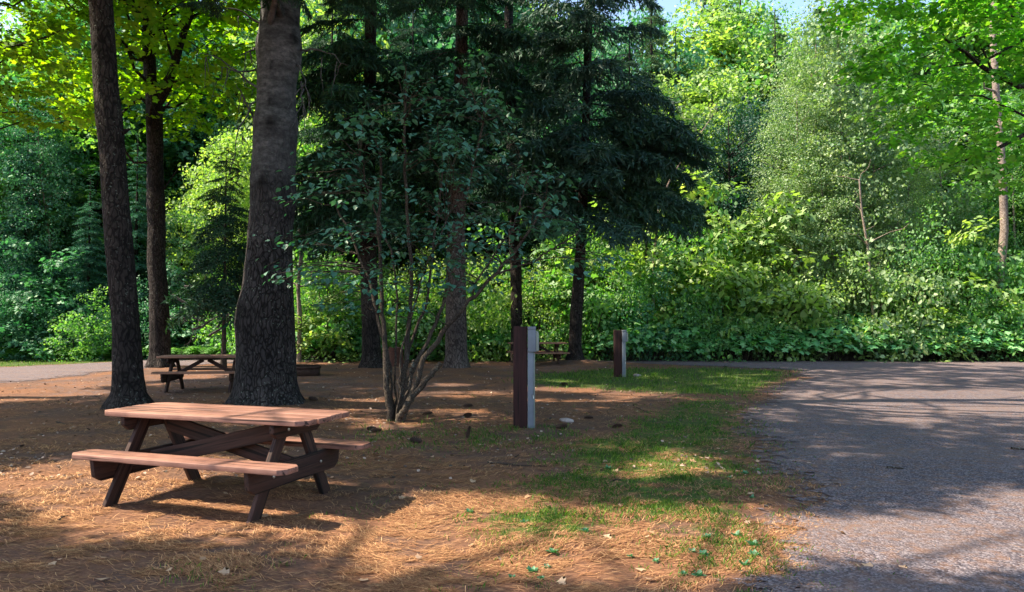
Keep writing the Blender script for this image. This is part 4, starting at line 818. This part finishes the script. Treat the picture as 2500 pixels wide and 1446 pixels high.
def service_post(loc, s, label, rz=0):
    r = thing('service_post', loc, label, 'utility post', 'brown service posts', rz)
    a_ = Acc(); w, d, h = .20, .17, 1.45*s
    plank(a_, [(-.17, -.03), (.03, -.03), (.03, h-.004), (.0, h), (-.15, h+.004), (-.17, h-.006)], d, 'xz', (0, d/2, 0), bev=.008); a_.obj('timber_post', WOOD_POST, r)
    a_ = Acc(); plank(a_, [(.036, -.03), (.118, -.03), (.118, h-.36*s), (.036, h-.36*s)], .075, 'xz', (0, -.02+.0, 0), bev=.004); a_.obj('conduit_channel', M_BOX, r)
    a_ = Acc(); plank(a_, [(.036, h-.36*s), (.15, h-.36*s), (.15, h-.04), (.036, h-.04)], .13, 'xz', (0, -.0, 0), bev=.006)
    plank(a_, [(.033, h-.045), (.153, h-.045), (.153, h-.0), (.033, h-.0)], .14, 'xz', (0, .005, 0), bev=.006); bx = a_.obj('electric_box', M_BOX, r)
    a_ = Acc(); plank(a_, [(.151, h-.355*s), (.195, h-.35*s), (.195, h-.10), (.18, h-.065), (.151, h-.06)], .12, 'xz', (0, -.005, 0), bev=.012); a_.obj('hinged_cover', M_BOX2, bx)
    a_ = Acc(); plank(a_, [(.119, -.03), (.14, -.03), (.14, h-.37*s), (.119, h-.37*s)], .03, 'xz', (0, -.04, 0), bev=.004); a_.obj('conduit_pipe', M_BOX2, r)
    a_ = Acc(); zc = .48*s; a_.tube([(.108, -.1, zc), (.108, -.125, zc)], .011, 10); a_.tube([(.112, -.115, zc), (.118, -.12, zc-.05)], .006, 6); a_.obj('clip', M_STEEL, r)
    return r
g1 = gnd(1282, 1045); service_post((g1[0], g1[1], 0), 1.0, 'near brown timber post with a grey electric box, beside the red stone')
g2 = gnd(1512, 921); service_post((g2[0]+.03, g2[1], 0), .87, 'far brown timber post with a grey electric box, on the grass by the road')
# fire ring
fr = gnd(748, 917); rf = thing('fire_ring', (fr[0], fr[1], 0), 'low rusty steel fire ring right of the thickest trunk', 'fire ring')
a_ = Acc(); k = 28; an = np.arange(k)*2*math.pi/k
for z0, z1, ra, rb_ in ((-.03, .27, .37, .36), (.2, .27, .4, .385)):
    for (ri, ro) in ((rb_, ra),):
        V = [(rr_*math.cos(t_), rr_*math.sin(t_), z_) for rr_, z_ in ((ro, z0), (ro, z1), (ri, z1), (ri, z0)) for t_ in an]
        Q = [[q*k+i, q*k+(i+1) % k, ((q+1) % 4)*k+(i+1) % k, ((q+1) % 4)*k+i] for q in range(4) for i in range(k)]; a_.add(V, np.ravel(Q), [4]*len(Q))
a_.obj('ring', M_RUST, rf)
a_ = Acc()
for i in range(9): a_.tube([(-.3+i*.075, -math.sqrt(.125-(-.3+i*.075)**2), .285), (-.3+i*.075, math.sqrt(.125-(-.3+i*.075)**2), .285)], .007, 6)
a_.tube([(-.34, 0, .29), (.34, 0, .29)], .01, 6); a_.obj('grate', M_RUST, rf)
# stump behind the bush
sp_ = at(966, 870, 24); a_ = Acc(); zz = np.linspace(-.05, .5, 10); k = 20; A, ZZ = np.meshgrid(np.arange(k)*2*math.pi/k, zz)
rr = .24+.12*np.exp(-ZZ/.15)+.06*(vn(A*1.5, ZZ*3, 4)-.5); ZZ2 = ZZ+np.where(ZZ > .45, .16*vn(A*2, ZZ*0, 9), 0)
V = np.stack([rr*np.cos(A), rr*np.sin(A), ZZ2], -1).reshape(-1, 3); i = np.arange(9)[:, None]*k; j = np.arange(k)[None]; Q = np.stack([i+j, i+(j+1) % k, i+k+(j+1) % k, i+k+j], -1).reshape(-1, 4)
a_.add(V, Q.ravel(), np.full(len(Q), 4)); a_.add(np.concatenate([V[-k:], [[0, 0, .48]]]), np.ravel([[q, (q+1) % k, k] for q in range(k)]), [3]*k)
o = a_.obj('tree_stump', M_STUMP, None, True); o.location = (sp_[0], 24, 0); tag(o, 'short reddish broken stump seen through the stems of the bush', 'stump')
# ------------------------------------------------------------ small things lying about
def cone_mesh():
    a_ = Acc(); n_ = 90
    for i in range(n_):
        u = (i+.5)/n_; az = i*2.399; x = .13*u; ra = .028*math.sin(math.pi*(u*.85+.1))**.7; d = np.array([0, math.cos(az), math.sin(az)]); pr = np.array([0, -d[2], d[1]])
        c = np.array([x, 0, 0]); tip = c+d*(ra+.008)+np.array([.012, 0, 0]); w = .011
        a_.add([c+pr*w*.5, c-pr*w*.5, tip-pr*w*.7, tip+pr*w*.7], [0, 1, 2, 3], [4]); a_.add([tip-pr*w*.7, tip+pr*w*.7, tip+np.array([-.004, 0, 0])-d*.01, c], [0, 1, 2], [3])
    a_.tube([(0, 0, 0), (.06, 0, 0), (.135, 0, 0)], [.012, .018, .003], 8); me = a_.mesh('pine_cone'); me.materials.append(M_CONE); return me
CM = cone_mesh()
for i, (x, y, s, lab) in enumerate([(1132, 993, 1.25, 'pine cone on bare needles between the bush and the near post'), (1055, 1012, 1.2, 'dark pine cone in shade right of the bush base'), (1132, 1021, 1.1, 'pine cone below the one on bare needles'), (1028, 1083, 1.3, 'pale tipped pine cone in the grass right of the near table bench'), (1140, 1074, 1.1, 'upright dark pine cone in the thin grass'),
        (920, 1050, 1.2, 'pine cone at the left edge of the grass near the bush'), (905, 1053, 1.1, 'pine cone touching the one left of the bush'), (775, 988, 1.3, 'dark pine cone right of the base of the thickest trunk'), (1355, 1050, 1.3, 'pale pine cone in the grass at the near post foot'), (1518, 1045, 1.2, 'dark pine cone in the grass right of the red stone'), (1368, 942, 1.5, 'dark pine cone at the edge of the far grass'), (1448, 1024, 1.0, 'small pine cone between the red stone and the road'), (410, 1072, 1.1, 'dark pine cone under the near table')]):
    q = gnd(x, y); o = link('pine_cone', CM, None, (q[0], q[1], gz(q[0], q[1])+.022*s)); o.rotation_euler = (rng.uniform(0, 6), rng.uniform(-.2, .2) if i != 4 else -1.3, rng.uniform(-.7, .7)+(3.1 if i % 2 else 0)); o.scale = (s, s, s); tag(o, lab, 'pine cone', 'fallen pine cones')
def stone(x, y, s, lab, name='stone', group=None, mat=M_STONE):
    bm = bmesh.new(); bmesh.ops.create_icosphere(bm, subdivisions=3, radius=1)
    for v in bm.verts:
        c = np.array(v.co); v.co = Vector(c*(1+.25*(float(vn(c[0]*1.7+x, c[1]*1.7+c[2], 3))-.5))*np.array(s))
    me = bpy.data.meshes.new(name); bm.to_mesh(me); bm.free(); me.polygons.foreach_set('use_smooth', [True]*len(me.polygons)); me.materials.append(mat)
    q = gnd(x, y); o = link(name, me, None, (q[0], q[1], gz(q[0], q[1])+s[2]*.55)); o.rotation_euler = (0, .08, rng.uniform(-.3, .3)); return tag(o, lab, 'stone', group)
stone(1384, 1033, (.115, .07, .036), 'flat pale red stone right of the near brown post', 'flat_stone')
stone(1556, 920, (.11, .08, .05), 'grey stone in the grass right of the far post')
def stick(pts, r, lab):
    P_ = []
    for x, y in pts: q = gnd(x, y); P_.append((q[0], q[1], gz(q[0], q[1])+r*1.1))
    P_ = np.array(P_); b = P_[0].copy(); a_ = Acc(); u = np.linspace(0, 1, len(P_)); v = np.linspace(0, 1, 9); Pp = np.stack([np.interp(v, u, (P_-b)[:, i]) for i in range(3)], -1); Pp[1:-1, :2] += rng.normal(0, .008, (7, 2))
    a_.tube(Pp, np.linspace(r, r*.4, 9), 6); o = a_.obj('stick', TWIG, None, True); o.location = b; tag(o, lab, 'stick', 'sticks on the ground')
stick([(1190, 1134), (1250, 1139), (1335, 1142)], .01, 'long thin stick lying below the near post'); stick([(1545, 990), (1570, 1005), (1590, 1012)], .008, 'bent twig in the grass above the dark cone')
stick([(2165, 1147), (2205, 1150)], .02, 'short dark stick in the middle of the drive'); stick([(2470, 1101), (2530, 1104)], .022, 'dark stick on the drive at the right edge'); stick([(1255, 1120), (1270, 1108)], .007, 'small twig above the long thin stick')
stick([(138, 1032), (165, 1038)], .012, 'dark stick left of the near table'); stick([(142, 1275), (158, 1265), (166, 1262)], .009, 'crooked stick in the lit needles left of the table'); stick([(1490, 1175), (1515, 1170)], .008, 'dark twig in the right grass patch')
def dl_mesh(sd):
    r_ = np.random.default_rng(sd); V = np.array([(x*.07, y*.07, .018*abs(math.sin(3*x+sd))*abs(y)+.012*x*x*r_.uniform(0, 1)) for x, y in _m]); a_ = Acc(); a_.add(V, MLEAF[1], MLEAF[2], r_.uniform(.3, .9)); me = a_.mesh('fallen_leaf'); me.materials.append(DRYLEAF); return me
DL = [dl_mesh(i) for i in range(5)]
fixed = [(1582, 1298), (1592, 1306), (945, 800), (1280, 1218), (1365, 1418), (252, 1418), (560, 1408), (320, 1330), (1690, 1130), (1825, 1207), (1500, 1152), (1540, 1058), (1345, 1110), (2065, 1310), (2100, 1388), (2130, 1392), (1150, 1180), (85, 1075), (690, 1385), (1480, 1310), (1560, 1390), (1240, 1160)]
pts = list(fixed)
while len(pts) < 75:
    x = rng.uniform(20, 2480); y = rng.uniform(900, 1440); 
    if x > 1850 and rng.random() < .6: continue
    pts.append((x, y))
for i, (x, y) in enumerate(pts):
    q = gnd(x, y); s = rng.uniform(.5, 1.0) if i >= len(fixed) else 1.0
    o = link('fallen_leaf', DL[i % 5], None, (q[0], q[1], gz(q[0], q[1])+.014)); o.rotation_euler = (rng.normal(0, .25), rng.normal(0, .25), rng.uniform(0, 6.28)); o.scale = (s, s, s); tag(o, 'small dry curled leaf fallen on the ground', 'fallen leaf', 'fallen dry leaves')
# small broad leaved weeds
def weed_mesh():
    a_ = Acc(); n_ = 12; az = np.arange(n_)*2.4; put(a_, [LEAFR], np.stack([.01*np.cos(az), .01*np.sin(az), .01+0*az], -1), rng.uniform(.02, .05, n_), az=az, tilt=.15, pitch=rng.uniform(-1.1, -.2, n_), tint=rng.uniform(.1, .7, n_)); me = a_.mesh('weed'); me.materials.append(L_BLUE); return me
WM = [weed_mesh() for i in range(3)]
for i, (x, y) in enumerate([(1725, 1312), (1795, 1310), (1838, 1335), (1842, 1358), (1815, 1382), (1690, 1352), (1715, 1358), (1670, 1402), (1705, 1408), (1300, 1395), (1322, 1412), (1335, 1385), (1350, 1350), (1145, 1252), (1280, 1280), (1600, 1370), (1540, 1360), (1820, 1160), (1850, 1150), (1835, 1215), (1780, 1170), (1485, 1145), (1430, 1300), (1250, 1410)]):
    q = gnd(x, y); s = rng.uniform(.6, 1.1); o = link('weed', WM[i % 3], None, (q[0], q[1], gz(q[0], q[1]))); o.rotation_euler = (0, 0, rng.uniform(0, 6)); o.scale = (s, s, s); tag(o, 'small broad-leaved weed growing in the needles beside the drive', 'weed', 'weeds beside the drive')
# ------------------------------------------------------------ needles and grass, uncountable
def litter():
    N = 300000; Y = 3.4/(1-rng.random(N)*.76); X = rng.uniform(-.78, .78, N)*Y
    rd, pad, gr = masks(X, Y); d = fbm(X*1.6, Y*2.2, 91); dd = fbm(X*6, Y*9, 95)
    p = (.06+1.3*sstep(.43, .62, d*.5+dd*.5))*(1-.85*rd**1.5)*(1-.25*pad)*(1-.2*gr)
    k = rng.random(N) < p; X, Y = X[k], Y[k]; n = len(X); z = gz(X, Y)+rng.uniform(.002, .016, n)
    a = (fbm(X*.8, Y*.8, 55)-.5)*5+rng.normal(0, .55, n); L = rng.uniform(.05, .12, n)*(1+.03*Y); w = .0011*(1+Y*.12)
    tz = rng.normal(0, .13, n); d = np.stack([np.cos(a)*np.cos(tz), np.sin(a)*np.cos(tz), np.sin(tz)], -1); s = np.stack([-np.sin(a), np.cos(a), 0*a], -1)
    c = np.stack([X, Y, z], -1); b = np.stack([-np.sin(a), np.cos(a), 0*a], -1)*(rng.normal(0, .12, n)*L)[:, None]
    h = d*L[:, None]/2; w = s*w[:, None]; V = np.stack([c-h-w, c-h+w, c+b+w*1.2, c+h, c+b-w*1.2], 1).reshape(-1, 3)
    A = Acc(); A.add(V, (np.arange(n)[:, None]*5+np.array([0, 4, 3, 2, 1])[None]).ravel(), np.full(n, 5), np.repeat(np.clip(rng.normal(.5, .24, n), 0, 1), 5))
    m = 130; u = rng.uniform(-1, 1, m); top = rng.random(m) < .5; v = np.where(top, rng.uniform(-.34, .34, m), -.54+rng.uniform(-.1, .1, m)); zt_ = np.where(top, .768, .453); ca, sa = math.cos(-.325), math.sin(-.325)
    px_, py_ = -2.478+u*ca-v*sa, 6.236+u*sa+v*ca; a = rng.uniform(0, 6.28, m); L = rng.uniform(.04, .1, m); dx, dy = np.cos(a)*L/2, np.sin(a)*L/2; wx, wy = -np.sin(a)*.0015, np.cos(a)*.0015
    V = np.stack([np.stack([px_-dx+wx, py_-dy+wy, zt_], -1), np.stack([px_-dx-wx, py_-dy-wy, zt_], -1), np.stack([px_+dx, py_+dy, zt_+.003], -1)], 1).reshape(-1, 3); A.add(V, np.arange(3*m), np.full(m, 3), .6)
    tag(A.obj('pine_needles', NEEDLE), 'fallen orange brown pine needles covering the clearing', 'needles', kind='stuff')
litter()
def chips():
    n = 15000; Y = 7/(1-rng.random(n)*.74); X = rng.uniform(-.78, .6, n)*Y; rd, pad, gr = masks(X, Y); dn = fbm(X*1.3, Y*2, 201)
    k = (rng.random(n) < (.12+.9*sstep(.45, .6, dn))*(1-.85*rd)*(.45+.55*(Y > 12)))&(Y < 26); X, Y = X[k], Y[k]; n = len(X)
    A = Acc(); put(A, [LEAFR], np.stack([X, Y, gz(X, Y)+.012], -1), rng.uniform(.02, .065, n), tilt=.35, tint=rng.uniform(0, 1, n))
    tag(A.obj('leaf_litter', DRYLEAF2), 'fine litter of broken dry leaves between the trunks', 'litter', kind='stuff')
chips()
def grass():
    N = 420000; Y = 3.6/(1-rng.random(N)*.868); X = rng.uniform(-.78, .78, N)*Y
    rd, pad, gr = masks(X, Y); cl = fbm(X*2.6, Y*2.6, 131, 4); cl2 = fbm(X*9, Y*9, 137, 2)
    p = np.clip(gr*1.15, 0, 1)*sstep(.48, .64, cl*.5+cl2*.5+.15*gr)*(.25+.75*(cl > .4))+.35*gr*(Y > 14)*sstep(.4, .6, cl)+.03*(cl > .62)*(1-rd)*(Y < 15)*(X > -2.2)
    k = rng.random(N) < p; X, Y = X[k], Y[k]; gr = gr[k]; n = len(X); z = gz(X, Y)
    hh = rng.uniform(.02, .06, n)*(1+.7*(Y > 14))*np.clip(Y/8, .68, 1)*(.6+.8*vn(X*3, Y*3, 7)); w = .0011*(1+Y*.17); a = rng.uniform(0, 6.28, n); ln = rng.uniform(.1, .9, n)
    c = np.stack([X, Y, z-.003], -1); s = np.stack([np.cos(a), np.sin(a), 0*a], -1)*w[:, None]; le = np.stack([-np.sin(a), np.cos(a), 0*a], -1)*(ln*hh)[:, None]; up = np.array([0, 0, 1])*hh[:, None]
    V = np.stack([c-s, c+s, c+up*.6+le*.35+s*.7, c+up+le, c+up*.6+le*.35-s*.7], 1).reshape(-1, 3)
    A = Acc(); A.add(V, (np.arange(n)[:, None]*5+np.arange(5)[None]).ravel(), np.full(n, 5), np.repeat(np.clip(rng.normal(.5, .22, n), 0, 1), 5))
    tag(A.obj('grass', GRASS), 'short green grass in patches beside the drive and along the road', 'grass', kind='stuff')
grass()
# the source trees of the copied pool are not part of the place
for lst in list(POOL.values())+[BP]:
    for r in lst:
        for c in list(r.children): bpy.data.objects.remove(c)
        bpy.data.objects.remove(r)
